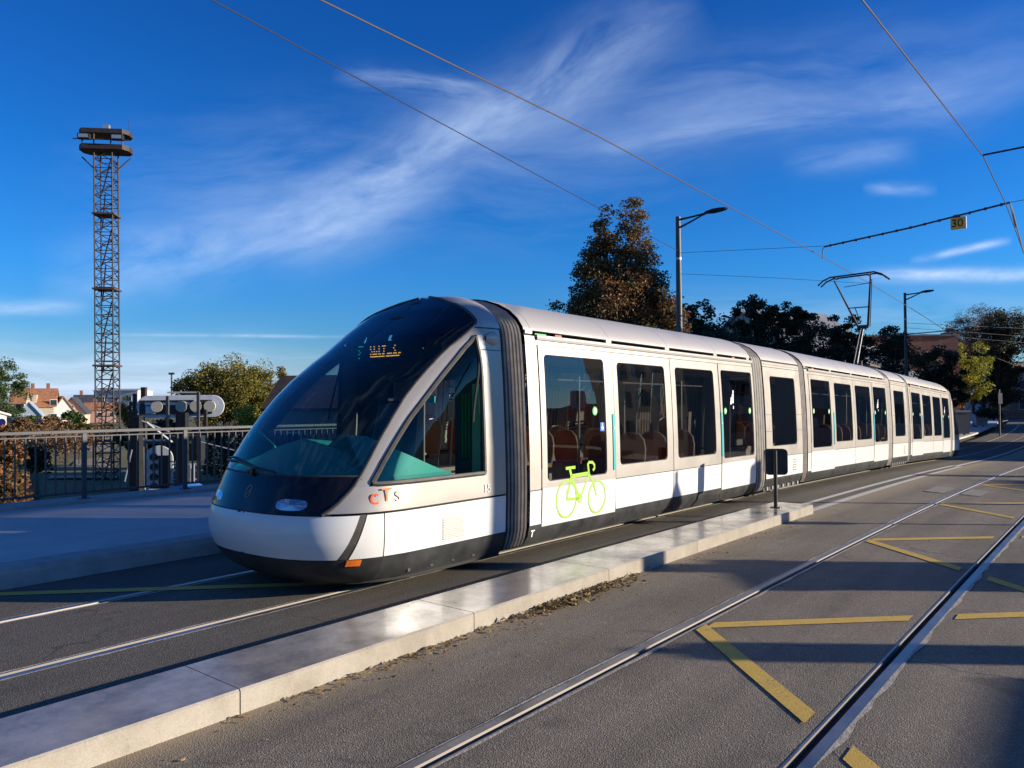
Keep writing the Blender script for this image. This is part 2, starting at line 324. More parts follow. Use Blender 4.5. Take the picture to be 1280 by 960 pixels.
# ------------------------------------------------------------------ mesh builder
class MB:
    def __init__(s): s.v = []; s.f = []; s.mi = []; s.mats = []; s.cur = 0
    def use(s, m):
        if m not in s.mats: s.mats.append(m)
        s.cur = s.mats.index(m); return s
    def face(s, pts):
        i = len(s.v); s.v += [tuple(p) for p in pts]; s.f.append(tuple(range(i, i+len(pts)))); s.mi.append(s.cur)
    def box(s, c, d, rz=0., rot=None):
        """centre c, full size d"""
        mrot = rot if rot is not None else Matrix.Rotation(rz, 3, 'Z')
        i = len(s.v); c = Vector(c)
        for x in (-.5, .5):
            for y in (-.5, .5):
                for z in (-.5, .5): s.v.append(tuple(c+mrot @ Vector((x*d[0], y*d[1], z*d[2]))))
        for f in ((0, 1, 3, 2), (4, 6, 7, 5), (0, 4, 5, 1), (2, 3, 7, 6), (0, 2, 6, 4), (1, 5, 7, 3)):
            s.f.append(tuple(i+k for k in f)); s.mi.append(s.cur)
        return s
    def lohi(s, a, b): return s.box([(a[k]+b[k])/2 for k in range(3)], [abs(b[k]-a[k]) for k in range(3)])
    def tube(s, pts, r, n=8, cap=True):
        pts = [Vector(p) for p in pts]; rs = r if isinstance(r, (list, tuple)) else [r]*len(pts)
        rings = []; up = None
        for k, p in enumerate(pts):
            a = pts[max(k-1, 0)]; b = pts[min(k+1, len(pts)-1)]; d = (b-a).normalized()
            if up is None: up = Vector((0, 0, 1)) if abs(d.z) < .9 else Vector((1, 0, 0))
            x = d.cross(up).normalized(); y = x.cross(d).normalized(); up = y
            i = len(s.v)
            for j in range(n):
                th = 2*math.pi*j/n; s.v.append(tuple(p+(x*math.cos(th)+y*math.sin(th))*rs[k]))
            rings.append(i)
        for a, b in zip(rings, rings[1:]):
            for j in range(n): s.f.append((a+j, a+(j+1) % n, b+(j+1) % n, b+j)); s.mi.append(s.cur)
        if cap:
            s.f.append(tuple(rings[0]+j for j in range(n))[::-1]); s.mi.append(s.cur)
            s.f.append(tuple(rings[-1]+j for j in range(n))); s.mi.append(s.cur)
        return s
    def grid(s, rows, closed=False):
        i = len(s.v); n = len(rows[0])
        for r in rows: s.v += [tuple(p) for p in r]
        for a in range(len(rows)-1):
            for b in range(n if closed else n-1):
                s.f.append((i+a*n+b, i+a*n+(b+1) % n, i+(a+1)*n+(b+1) % n, i+(a+1)*n+b)); s.mi.append(s.cur)
        return s
    def prism(s, poly, d0, d1):
        """extrude a polygon of 3d points from +d0 to +d1"""
        d0 = Vector(d0); d1 = Vector(d1); n = len(poly); i = len(s.v)
        for p in poly: s.v.append(tuple(Vector(p)+d0))
        for p in poly: s.v.append(tuple(Vector(p)+d1))
        s.f.append(tuple(range(i, i+n))[::-1]); s.f.append(tuple(range(i+n, i+2*n))); s.mi += [s.cur]*2
        for k in range(n): s.f.append((i+k, i+(k+1) % n, i+n+(k+1) % n, i+n+k)); s.mi.append(s.cur)
        return s
    def disc(s, c, nrm, r, th=.004, n=20, sx=1.):
        c = Vector(c); nrm = Vector(nrm).normalized(); a = Vector((0, 0, 1)).cross(nrm)
        a = a.normalized() if a.length > .01 else Vector((1, 0, 0)); b = nrm.cross(a)
        poly = [c+a*math.cos(2*math.pi*k/n)*r*sx+b*math.sin(2*math.pi*k/n)*r for k in range(n)]
        return s.prism(poly, (0, 0, 0), nrm*th)
    def build(s, name, m=None, parent=None, xf=None, smooth=False, bevel=0., recalc=True, loc=None):
        me = bpy.data.meshes.new(name)
        vs = [Vector(v) for v in s.v]
        if xf is not None: vs = [xf @ v for v in vs]
        off = Vector((0, 0, 0))
        if parent is not None: off = PW(parent)
        elif loc is not None: off = Vector(loc)
        me.from_pydata([tuple(v-off) for v in vs], [], s.f)
        if m is not None: me.materials.append(m)
        else:
            for mm in s.mats: me.materials.append(mm)
            me.polygons.foreach_set('material_index', s.mi)
        if recalc:
            bm = bmesh.new(); bm.from_mesh(me); bmesh.ops.recalc_face_normals(bm, faces=bm.faces); bm.to_mesh(me); bm.free()
        o = bpy.data.objects.new(name, me); COL.objects.link(o)
        if parent is not None: o.parent = parent; 
        if parent is None: o.location = off
        o['_w'] = tuple(off) 
        if smooth:
            me.polygons.foreach_set('use_smooth', [True]*len(me.polygons)); me.set_sharp_from_angle(angle=R(38))
        if bevel:
            md = o.modifiers.new('bevel', 'BEVEL'); md.width = bevel; md.segments = 2; md.limit_method = 'ANGLE'
        me.update()
        return o
def PW(o):
    return Vector(o['_w']) if '_w' in o.keys() else Vector(o.location)
def tag(o, label, cat, group=None, kind=None):
    if label: o['label'] = label
    if cat: o['category'] = cat
    if group: o['group'] = group
    if kind: o['kind'] = kind
    return o
def thing(name, loc, label, cat, group=None):
    o = bpy.data.objects.new(name, None); COL.objects.link(o); o.location = loc; o['_w'] = tuple(loc); o.empty_display_size = .3
    return tag(o, label, cat, group)
def struct(o): o['kind'] = 'structure'; return o
def copy_tree(o, loc, label=None):
    """loc: new base location; parts keep local coordinates"""
    c = o.copy(); COL.objects.link(c); c.location = loc; c['_w'] = tuple(loc)
    if label: c['label'] = label
    for ch in [x for x in bpy.data.objects if x.parent == o]:
        d = ch.copy(); COL.objects.link(d); d.parent = c
        for g in [x for x in bpy.data.objects if x.parent == ch]:
            e = g.copy(); COL.objects.link(e); e.parent = d
    return c
def text_mesh(txt, size, mtl, name, parent, mat4, ext=.001):
    cu = bpy.data.curves.new('t', 'FONT'); cu.body = txt; cu.size = size; cu.extrude = ext; cu.align_x = 'CENTER'; cu.align_y = 'CENTER'
    to = bpy.data.objects.new('t', cu); COL.objects.link(to)
    bpy.context.view_layer.update()
    me = bpy.data.meshes.new_from_object(to.evaluated_get(bpy.context.evaluated_depsgraph_get()))
    bpy.data.objects.remove(to)
    off = PW(parent) if parent is not None else Vector((0, 0, 0))
    me.transform(Matrix.Translation(-off) @ mat4)
    me.materials.clear(); me.materials.append(mtl); me.name = name
    o = bpy.data.objects.new(name, me); COL.objects.link(o)
    if parent is not None: o.parent = parent
    o['_w'] = tuple(off)
    return o
# ------------------------------------------------------------------ ground profile
KP, S0P = .001306, -1.02
def zp(s):
    qv = max(min(s, 36.)-S0P, 0.); z = -KP*qv*qv/2
    if s > 36: u = min(s-36., 36.); z -= KP*(36-S0P)*(u-u*u/72)
    return z
def slope(s): return (zp(s+.05)-zp(s-.05))/.1
CL = [(-40, 6.396), (34, 6.396), (42, 6.75), (50, 7.05), (63, 7.28), (75, 7.45), (86, 7.85), (98, 8.55), (110, 9.6), (135, 12.), (165, 15.4), (260, 27)]
def interp(x, pts):
    if x <= pts[0][0]: return pts[0][1]
    for (a, b), (c, d) in zip(pts, pts[1:]):
        if x <= c: return b+(d-b)*(x-a)/(c-a)
    return pts[-1][1]
TL = 6.396; TR = 1.985
def shift(s): return interp(s, CL)-TL
SS = [-14+i*1. for i in range(60)]+[46+i*3 for i in range(40)]+[166, 180, 200, 230, 260]
def strip(mb, t0, t1, z0=0., z1=None, s0=-14, s1=260, follow=True):
    z1 = z0 if z1 is None else z1
    ss = [s0]+[s for s in SS if s0 < s < s1]+[s1]
    sh = shift if follow else (lambda s: 0.)
    mb.grid([[(s, t0+sh(s), zp(s)+z0), (s, t1+sh(s), zp(s)+z1)] for s in ss])
# rails: the steel head lies outside, groove and lip inside each track
rails = []
HEAD, LGT, GRV, LIP = .052, .010, .050, .014
def rail_edges(tc, side):      # side +1: rail on the +t side of its track; returns outer..inner offsets
    g = tc+side*.7175
    return g+side*(HEAD+LGT), g+side*LGT*0, g-side*GRV, g-side*(GRV+LIP)
slots = []
for tcx in (TR, TL):
    for sd in (-1, 1):
        a = rail_edges(tcx, sd); slots.append((min(a[0], a[3]), max(a[0], a[3])))
slots.sort()
road = MB()
tprev = -7.0
bounds = [tprev]+[x for sl in slots for x in sl]+[8.36]
gaps = [(bounds[i], bounds[i+1]) for i in range(0, len(bounds), 2)]
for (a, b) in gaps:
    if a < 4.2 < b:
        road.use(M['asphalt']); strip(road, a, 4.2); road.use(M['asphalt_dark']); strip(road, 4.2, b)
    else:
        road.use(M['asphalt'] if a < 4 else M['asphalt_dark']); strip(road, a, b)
struct(road.build('road'))
def rail(tcx, sd, name):
    o, g, gi, li = rail_edges(tcx, sd); e = .003
    r = MB()
    r.use(M['steel']); strip(r, o, g, e); 
    r.use(M['steel_side']); strip(r, g, g-sd*.004, e, -.032)
    r.use(M['groove']); strip(r, g-sd*.004, gi, -.032)
    r.use(M['steel_side']); strip(r, gi, gi, -.032, e)
    r.use(M['steel']); strip(r, gi, li, e); strip(r, li, li, e, -.004); strip(r, o, o, e, -.004)
    return struct(r.build(name, recalc=False))
for tcx in (TR, TL):
    for sd in (-1, 1): rail(tcx, sd, 'rail')
# ragged mortar beside each rail
mo = MB().use(M['mortar'])
for (a, b), wd in zip(slots, (.05, .03, .035, .02)):
    for e, sg in ((a, -1), (b, 1)):
        if (a, b) == slots[0] and sg == 1: continue
        ss = [-6+i*.12 for i in range(420)]
        mo.grid([[(s, e, zp(s)+.0045), (s, e+sg*wd*(.55+.6*mnoise.noise(Vector((s*3.1, e*7, 0)))+.25*mnoise.noise(Vector((s*13, e, 4)))), zp(s)+.0045)] for s in ss])
struct(mo.build('rail_mortar', recalc=False))
# road markings
mk = MB()
def line(p0, p1, wd, m, z=.006, cut=None):
    """cut: the end faces run along the track"""
    mk.use(m); n = max(2, int(abs(p1[0]-p0[0])+abs(p1[1]-p0[1])))
    d = Vector((p1[0]-p0[0], p1[1]-p0[1])).normalized(); nn = Vector((-d.y, d.x))*wd/2
    if cut: nn = Vector((wd/2/abs(d.y) if abs(d.y) > .2 else 0, 0))
    rows = []
    for i in range(n+1):
        x = p0[0]+(p1[0]-p0[0])*i/n; y = p0[1]+(p1[1]-p0[1])*i/n
        rows.append([(x+nn.x, y+nn.y, zp(x)+z), (x-nn.x, y-nn.y, zp(x)+z)])
    mk.grid(rows)
Y = M['yellow']; WY = .13
for sa in (5.62, 10.44, 15.2, 20.):
    ta = 2.58
    line((sa, ta), (sa+1.19, ta-1.18), WY, Y, .006, True); line((sa-.09, ta+.08-.05), (sa-1.30, 1.40), WY, Y, .0075, True)
    line((sa+1.46, 1.12), (sa+3.6, -1.0), WY, Y, .006, True); line((sa-1.60, 1.12), (sa-2.45, .28), WY, Y, .006, True)
line((2.3, 8.34), (4.98, 5.72), WY, Y, .006, True)
line((12.6, 4.43), (28., 4.43), .11, M['roadwhite']); line((12.6, 4.06), (27.5, 4.16), .13, M['roadwhite'])
ps = [(27.5, 4.3), (34, 4.42), (42, 4.83), (50, 5.1), (58.5, 5.29), (75, 5.5), (98, 6.5)]
for a, b in zip(ps, ps[1:]): line(a, b, .14, M['roadwhite'])
line((38, 9.35+.3), (56, 10.3), .12, M['roadwhite']); line((56, 10.3), (78, 10.6), .12, M['roadwhite'])
tag(mk.build('road_markings', recalc=False), None, None, None, 'structure')
pw = MB().use(M['pavement'])    # pale repair patch round the rail
for (a, b, c, d) in ((17.2, 2.9, 18.6, 3.3), (17.0, 2.25, 18.3, 2.62)):
    ss = [a, (a+c)/2, c]; pw.grid([[(s, b, zp(s)+.0065), (s+.2, d, zp(s)+.0065)] for s in ss])
struct(pw.build('road_patch', M['patch'], recalc=False))
# ------------------------------------------------------------------ left pavement, far pavement
TK, TF = 8.36, 13.05      # kerb line and fence line
pv = MB().use(M['pavement'])
ss = [s for s in SS if s <= 40]
pv.grid([[(s, t, zp(s)+.19) for t in (TK+.30, 10., 11.6, TF-.32)] for s in ss])
struct(pv.build('pavement', recalc=False))
kb = MB().use(M['kerbstone'])
def kwave(s): return .01*mnoise.noise(Vector((s*2., 0, 0)))
kb.grid([[(s, TK-.06, zp(s)-.01), (s, TK-.02, zp(s)+.13), (s, TK+.02, zp(s)+.185+kwave(s)*.3), (s, TK+.30, zp(s)+.194)] for s in ss])
kb.grid([[(s, TF-.32, zp(s)+.19), (s, TF-.32, zp(s)+.235), (s, TF+.35, zp(s)+.235), (s, TF+.35, zp(s)-1.0), (s, TF+.35, zp(s)-7.)] for s in ss])
struct(kb.build('kerb', recalc=False))
pf = MB().use(M['pavement'])
ssf = [40]+[s for s in SS if s > 40]
pf.grid([[(s, (9.2 if s > 44 else 8.4)+shift(s)*1.0, zp(s)+.0), (s, (9.2 if s > 44 else 8.4)+shift(s), zp(s)+.13), (s, 30+shift(s), zp(s)+.14)] for s in ssf])
struct(pf.build('far_pavement', recalc=False))
rp = MB().use(M['pavement']); rp.grid([[(s, -7.0+shift(s), zp(s)-.0), (s, -7.0+shift(s), zp(s)+.14), (s, -11.+shift(s), zp(s)+.15), (s, -11.+shift(s), zp(s)-7)] for s in SS if s < 30])
struct(rp.build('right_pavement', recalc=False))
# ------------------------------------------------------------------ terrain
def smooth(a, b, x):
    u = min(max((x-a)/(b-a), 0), 1); return u*u*(3-2*u)
def terr(s, t):
    low = -6.2+1.1*smooth(70, 110, t)+2.0*smooth(110, 165, t)+.3*mnoise.noise(Vector((s*.07, t*.07, 0)))
    a = Vector((s, t)); Yc = s*Fh.x+t*Fh.y; Xc = s*R0.x+t*R0.y
    if t > 0:      # embankment on the left of the path
        low += 2.6*smooth(-6.5, -11, Xc+ (Yc-18)*.12)*smooth(14, 22, Yc)*(1-smooth(60, 85, Yc))
    k = smooth(34, 62, s)*(1-smooth(40, 90, t-s*.35)) if t > 0 else smooth(20, 50, s)
    return low*(1-k)+(-1.95)*k
te = MB().use(M['grass'])
def tgrid(ss, ts):
    te.grid([[(s, t, terr(s, t)) for s in ss] for t in ts])
gs = [-400, -200, -100, -50, -30, -20]+[-14+i*2.5 for i in range(50)]+[115+i*10 for i in range(12)]+[260, 320, 450, 700, 1200, 2600]
gt = [13.2+i*1.5 for i in range(14)]+[36+i*4 for i in range(38)]+[200, 240, 300, 400, 600, 1000, 2600]
tgrid(gs, gt)
te.grid([[(s, t, terr(s, t)) for s in gs] for t in [-2600, -900, -400, -200, -120, -80, -50, -30, -20, -10.8]])
te.grid([[(s, t, -2.05) for s in (44, 100, 160, 260, 500, 1200, 2600)] for t in (-10.8, -7, 0, 8, 13.2)])
struct(te.build('ground', recalc=False))
def ray(x, y): return Rv*((x-640)/FPX)+Uv*(-(y-480)/FPX)+Fv
def at(x, y, dist):     # point seen in direction (x, y) at this horizontal distance
    d = ray(x, y); k = dist/math.hypot(d.x, d.y); return Vector((0, 0, CAMH))+d*k
def atz(x, y, z):
    d = ray(x, y); k = (z-CAMH)/d.z; return Vector((0, 0, CAMH))+d*k
# path below the bridge
ph = MB().use(M['asphalt'])
pts = [((60, 640), (150, 640)), ((72, 610), (146, 610)), ((88, 590), (142, 590)), ((104, 570), (138, 570)), ((116, 556), (136, 556)), ((122, 548), (134, 548))]
rows = []
for l, r_ in pts:
    a = atz(*l, -5.95); b = atz(*r_, -5.95)
    rows.append([(a.x, a.y, terr(a.x, a.y)+.12), ((a.x+b.x)/2, (a.y+b.y)/2, terr((a.x+b.x)/2, (a.y+b.y)/2)+.14), (b.x, b.y, terr(b.x, b.y)+.12)])
ph.grid(rows); struct(ph.build('path', recalc=False))
# ------------------------------------------------------------------ granite kerb island
isl = MB().use(M['granite'])
I0, I1 = 3.935, 4.555
cuts = [-6, -4.3, -2.1, .2, 2.4, 4.38, 6.33, 8.26, 10.73, 12.45]
for a, b in zip(cuts, cuts[1:]):
    a += .004; b -= .004
    n = 3; rows = []
    for i in range(n+1):
        s = a+(b-a)*i/n; z = zp(s)
        rows.append([(s, I0, z-.02), (s, I0, z+.128), (s, I0+.012, z+.14), (s, I1-.01, z+.142), (s, I1, z+.132), (s, I1, z-.02)])
    isl.use(M['granite']); isl.grid([r[:3] for r in rows]); isl.grid([r[3:] for r in rows]); isl.use(M['granite_top']); isl.grid([r[2:4] for r in rows]); isl.use(M['granite'])
    for s in (a, b):
        z = zp(s); isl.face([(s, I0, z-.02), (s, I0, z+.128), (s, I0+.012, z+.14), (s, I1-.01, z+.142), (s, I1, z+.132), (s, I1, z-.02)])
isl.use(M['groove'])
for c in cuts[1:-1]: isl.box((c, (I0+I1)/2, zp(c)+.06), (.007, I1-I0-.012, .144))
struct(isl.build('kerb_island', recalc=True))
# ------------------------------------------------------------------ TRAM
ZW = [(.12, 1.10), (.15, 1.12), (.25, 1.165), (.36, 1.19), (.8, 1.2), (1.2, 1.195), (1.6, 1.18), (2.0, 1.16), (2.4, 1.13), (2.52, 1.115), (2.6, 1.09), (2.7, 1.02), (2.8, .90), (2.88, .74), (2.94, .55), (2.97, .38), (2.985, .2), (2.99, 0.)]
def hw(z): return interp(z, ZW)
S0C = [(.12, 4.2), (.2, 4.06), (.3, 3.97), (.4, 3.92), (.5, 3.88), (.6, 3.87), (.7, 3.885), (.8, 3.93), (1.0, 4.02), (1.15, 4.10), (1.4, 4.27), (1.6, 4.43), (1.8, 4.61), (2.0, 4.83), (2.2, 5.09), (2.4, 5.38), (2.6, 5.685), (2.7, 5.84), (2.8, 5.98), (2.88, 6.11), (2.94, 6.2), (2.98, 6.27), (2.99, 6.29)]
EC = [(.76, 4.14), (.85, 4.25), (1.0, 4.39), (1.2, 4.533), (1.4, 4.675), (1.6, 4.835), (1.8, 5.01), (2.0, 5.23), (2.2, 5.49), (2.4, 5.78), (2.5, 5.92), (2.56, 5.99), (2.6, 6.045), (2.7, 6.062), (2.8, 6.092), (2.88, 6.15), (2.94, 6.215), (2.98, 6.275), (2.99, 6.29)]
IC = [(.95, 4.49), (1.2, 4.663), (1.4, 4.821), (1.6, 4.995), (1.8, 5.205), (2.0, 5.425), (2.2, 5.67), (2.4, 5.92), (2.46, 5.975), (3, 5.98)]
NP = 2.6
def S0(z): return interp(z, S0C)
def LL(z): return min(1.08, 6.36-S0(z))
def hs(z, s):       # half width of the cab at height z and station s
    s0 = S0(z); L = LL(z); u = (s0+L-s)/L
    if u <= 0: return hw(z)
    return hw(z)*max(0., 1-min(u, 1.)**NP)**(1/NP)
def cabpt(z, s, side, off=0.): return Vector((s, side*(hs(z, s)+off), z))
def xf_at(s0_):     # rigid placement of a module on the falling track
    a = -math.atan(slope(s0_))
    return Matrix.Translation((s0_, TL, zp(s0_))) @ Matrix.Rotation(a, 4, 'Y') @ Matrix.Translation((-s0_, 0, 0))
BASE = Vector((3.9, TL, zp(3.9)))
tram = thing('tram', BASE, 'silver and white articulated tram with a large curved windshield, standing on the left track', 'tram')
XC = xf_at(5.2)
def arange(a, b, n): return [a+(b-a)*i/n for i in range(n+1)]
def zlist(a, b, st=.06):
    n = max(1, int(round((b-a)/st))); return arange(a, b, n)
def front_rows(zs, endf, nth=26, off=0., mirror=True):
    rows = []
    for z in zs:
        s0 = S0(z); se = endf(z); L = LL(z)
        half = []
        for k in range(nth+1):
            f = (k/nth)
            s = s0+(se-s0)*(f**(2.2))
            half.append((s, hs(z, s)+off))
        rows.append([(s, -a, z) for s, a in half[::-1]]+[(s, a, z) for s, a in half[1:]])
    return rows
def side_rows(zs, fa, fb, side, n=8, off=0.):
    return [[cabpt(z, fa(z)+(fb(z)-fa(z))*k/n, side, off) for k in range(n+1)] for z in zs]
E_ = lambda z: interp(z, EC)
I_ = lambda z: interp(z, IC)-.022
RW = lambda z: 5.98
ZM = 1.09       # top of the black nose mask
for nm, z0, z1, mt in (('nose_mask', .765, ZM, M['black']), ('windshield', ZM+.006, 2.978, M['windshield'])):
    b = MB().use(mt); b.grid(front_rows(zlist(z0, z1, .045), E_)); b.build(nm, None, tram, XC, smooth=True)
# thin black edging round the windshield
b = MB().use(M['rubber'])
for sd in (-1, 1):
    b.tube([cabpt(z, E_(z)-.004, sd, .001) for z in zlist(.765, 2.978, .05)], .016, 6)
b.build('windshield_seal', None, tram, XC, smooth=True)
b = MB().use(M['rubber']); b.tube([Vector(p) for p in front_rows([ZM+.003], E_)[0]], .010, 6); b.build('windshield_seal', None, tram, XC, smooth=True)
b = MB().use(M['seam']); b.grid(front_rows(zlist(2.47, 2.97, .05), lambda z: E_(z)-.01, off=-.03)); b.build('windshield_liner', None, tram, XC, smooth=True)
# bumper, skirts, lower side panels
b = MB().use(M['white']); SEAM = lambda z: interp(z, [(.36, 4.24), (.76, 4.40)])
b.grid(front_rows(zlist(.37, .755, .035), SEAM)); b.build('bumper', None, tram, XC, smooth=True)
b = MB().use(M['skirt']); b.grid(front_rows(zlist(.12, .362, .04), lambda z: 4.62, off=-.004)); b.build('nose_skirt', None, tram, XC, smooth=True)
b = MB().use(M['seam']); b.grid(front_rows([.358, .378], lambda z: 4.62, off=-.012)); b.grid(front_rows([.745, .775], lambda z: 4.2, off=-.012)); b.build('nose_gap', None, tram, XC)
for sd in (-1, 1):
    b = MB().use(M['rubber']); b.grid(side_rows(zlist(.37, .76, .05), SEAM, lambda z: SEAM(z)+.055+.02*(1-(z-.37)/.4), sd, 3, -.006)); b.build('corner_strip', None, tram, XC, smooth=True)
    b = MB().use(M['white']); b.grid(side_rows(zlist(.37, .755, .05), lambda z: SEAM(z)+.06+.02*(1-(z-.37)/.4), lambda z: 4.612, sd, 4)); b.build('lower_panel', None, tram, XC, smooth=True)
    b = MB().use(M['white']); b.grid(side_rows(zlist(.37, .755, .05), lambda z: 4.622, lambda z: 6.30, sd, 8)); b.build('lower_panel', None, tram, XC, smooth=True)
    b = MB().use(M['skirt']); b.grid(side_rows(zlist(.14, .362, .05), lambda z: 4.62, lambda z: 6.30, sd, 6, -.004))
    b.use(M['seam']); b.grid(side_rows([.10, .80], lambda z: 4.25, lambda z: 6.32, sd, 8, -.02))
    for k in range(4): b.use(M['skirt']); b.box((4.95+k*.3, sd*1.125, .19), (.03, .02, .03))
    b.build('side_skirt', None, tram, XC, smooth=True)
    # silver shell: below the window, pillar, above window, rear column
    b = MB().use(M['silver'])
    b.grid(side_rows(zlist(.775, 1.0, .04), E_, lambda z: 6.30, sd, 20))
    b.grid(side_rows(zlist(1.0, 2.46, .05), E_, I_, sd, 3))
    b.grid(side_rows(zlist(1.0, 2.30, .05), RW, lambda z: 6.30, sd, 3))
    b.build('cab_shell', None, tram, XC, smooth=True)
    b = MB().use(M['silver'])
    b.grid(side_rows(zlist(2.308, 2.46, .05), RW, lambda z: 6.30, sd, 3)); b.grid(side_rows(zlist(2.46, 2.535, .04), E_, lambda z: 6.30, sd, 6))
    b.build('cab_shell', None, tram, XC, smooth=True)
    b = MB().use(M['silver2']); b.grid(side_rows(zlist(2.548, 2.988, .03), E_, lambda z: 6.32, sd, 8)); b.build('cab_roof', None, tram, XC, smooth=True)
    b = MB().use(M['seam']); b.grid(side_rows([2.525, 2.555], E_, lambda z: 6.3, sd, 6, -.01)); b.build('shell_seam', None, tram, XC); b = MB().use(M['seam']); b.grid(side_rows([2.295, 2.315], RW, lambda z: 6.3, sd, 6, -.01)); b.build('shell_seam', None, tram, XC)
    # side window
    g = MB().use(M['cabglass']); g.grid(side_rows(zlist(1.03, 2.44, .05), lambda z: I_(z)+.02, lambda z: 5.95, sd, 8, -.006)); go = g.build('cab_window', None, tram, XC, smooth=True)
    fr = MB().use(M['rubber'])
    loop = [cabpt(z, I_(z)+.012, sd, .002) for z in zlist(1.03, 2.44, .06)]
    loop2 = [cabpt(z, 5.958, sd, .002) for z in zlist(2.44, .985, -.06)] if False else [cabpt(z, 5.958, sd, .002) for z in reversed(zlist(1.025, 2.44, .06))]
    bot = [cabpt(1.02, s, sd, .002) for s in reversed(arange(4.59, 5.95, 12))]
    fr.tube(loop+loop2+bot+[loop[0]], .024, 6, False)
    fr.use(M['seam']); fr.tube([cabpt(z, 5.955-(2.34-z)*-.0+0 if z > 2.3 else 5.955-.16*smooth(0, 1, (2.34-z)/.9), sd, -.004) for z in zlist(1.55, 2.38, .06)], .013, 6)
    fr.build('window_seal', None, go, XC, smooth=True)
# mirror pods, indicators, headlights, emblem, wiper
for sd in (-1, 1):
    b = MB().use(M['silver2']); rows = []
    for i in range(9):
        f = i/8; x = 6.07+.22*f; r_ = .075*math.sin(math.pi*min(max(f*.8+.1, 0), 1))+.004
        rows.append([(x, sd*(hw(2.43)-.02+r_*.9*math.cos(a)), 2.43+r_*math.sin(a)*1.0) for a in [math.pi*2*k/14 for k in range(14)]])
    b.grid(rows, True); b.build('camera_pod', None, tram, XC, smooth=True)
    b = MB().use(M['orange']); pts_ = side_rows([.305, .345, .36], lambda z: 4.31, lambda z: 4.42, sd, 3, .012); b.grid(pts_)
    b.grid([pts_[-1], side_rows([.362], lambda z: 4.31, lambda z: 4.42, sd, 3, -.01)[0]]); b.grid([pts_[0], side_rows([.30], lambda z: 4.31, lambda z: 4.42, sd, 3, -.01)[0]])
    b.build('indicator_light', None, tram, XC)
    # headlight: an oval lens on the mask
    b = MB().use(M['lamp']); rows = []
    for rr in (1., .92, .6, .25, .02):
        row = []
        for k in range(28):
            a = 2*math.pi*k/28; c_, s__ = math.cos(a), math.sin(a)
            yy = .60+.155*rr*(abs(c_)**.6)*(1 if c_ > 0 else -1); zz = .848+.048*rr*(abs(s__)**.75)*(1 if s__ > 0 else -1)
            lo, hi = S0(zz), E_(zz)+.1      # station where the mask has this half width
            for _ in range(30):
                md = (lo+hi)/2
                if hs(zz, md) < yy: lo = md
                else: hi = md
            row.append((lo-.003-.012*(1-rr), sd*yy, zz))
        rows.append(row)
    b.grid(rows, True); b.build('headlight', None, tram, XC, smooth=True)
b = MB().use(M['gutter'])
for k in range(24): pass
ring = []
for k in range(25):
    a = 2*math.pi*k/24; zz = .93+.055*math.sin(a); yy = .038*math.cos(a); ring.append((S0(zz)-.003, yy, zz))
b.tube(ring, .004, 5, False); b.tube([(S0(.95)-.003, -.015, .95), (S0(.90)-.003, .01, .90)], .004, 5); b.build('emblem', None, tram, XC)
b = MB().use(M['blackmetal'])
def fr_pt(z, y, off=.02):
    lo, hi = S0(z), E_(z)+.3
    for _ in range(30):
        md = (lo+hi)/2
        if hs(z, md) < abs(y): lo = md
        else: hi = md
    return Vector((lo-off, y, z))
b.tube([fr_pt(1.10, .15), fr_pt(1.14, .0, .03), fr_pt(1.19, .45, .03), fr_pt(1.17, .80, .035)], .012, 6)
b.tube([fr_pt(1.12, -.28, .02), fr_pt(1.15, .0, .035), fr_pt(1.22, .5, .035), fr_pt(1.19, .88, .03)], .009, 6)
b.tube([fr_pt(1.08, .05, .01), fr_pt(1.12, .02, .03)], .022, 8)
b.build('wiper', None, tram, XC, smooth=True)
# cab interior
b = MB().use(M['tealdash']); rows = []
for f in arange(0, 1, 12):
    y = -1.05+2.1*f; cz = 1.12+.24*max(0, 1-abs(y+.15)/1.1)
    fx = fr_pt(1.1, min(max(y, -.98), .98), -.06).x
    rows.append([(fx, y, 1.06), (fx+.06, y, 1.12), (fx+.35, y*.97, cz+.05), (max(fx+.55, 4.95), y*.96, cz+.0), (max(fx+.6, 5.1), y*.95, 1.0)])
b.grid(rows); b.build('dashboard', None, tram, XC, smooth=True)
for sd in (-1, 1):
    b = MB().use(M['tealdash']); top = [(4.50, 1.46), (4.62, 1.44), (4.80, 1.33), (5.0, 1.24), (5.25, 1.14), (5.45, 1.07), (5.62, 1.0)]
    b.grid([[Vector((x, sd*(hs(z_, x)-.045), z_)), Vector((x+.02, sd*(hs(z_, x)-.16), z_+.0)), Vector((x+.04, sd*(hs(z_, x)-.40), z_-.14)), Vector((x+.04, sd*(hs(z_, x)-.42), .9))] for x, z_ in top])
    b.grid([[Vector((x, sd*(hs(.9+(z_-.9)*f, x)-.045), .9+(z_-.9)*f)) for f in (0, .5, 1)] for x, z_ in top])
    b.use(M['teal']); b.grid([[Vector((x, sd*(hs(z_, x)-.040), z_)) for z_ in (1.04, 1.075)] for x in arange(4.75, 5.5, 6)])
    b.build('side_console', None, tram, XC, smooth=True)
b = MB().use(M['floor_in']); b.lohi((4.7, -1.05, .36), (6.3, 1.05, .42)); b.lohi((6.2, -1.12, .4), (6.28, -.55, 2.45)); b.lohi((6.2, .55, .4), (6.28, 1.12, 2.45)); b.lohi((6.2, -.55, 2.0), (6.28, .55, 2.45))
b.lohi((6.05, -.8, 2.44), (6.28, .8, 2.48)); b.use(M['blackmetal']); b.lohi((4.5, -1.0, .5), (4.6, 1.0, 1.02)); b.build('cab_interior', None, tram, XC)
b = MB().use(M['blackmetal'])
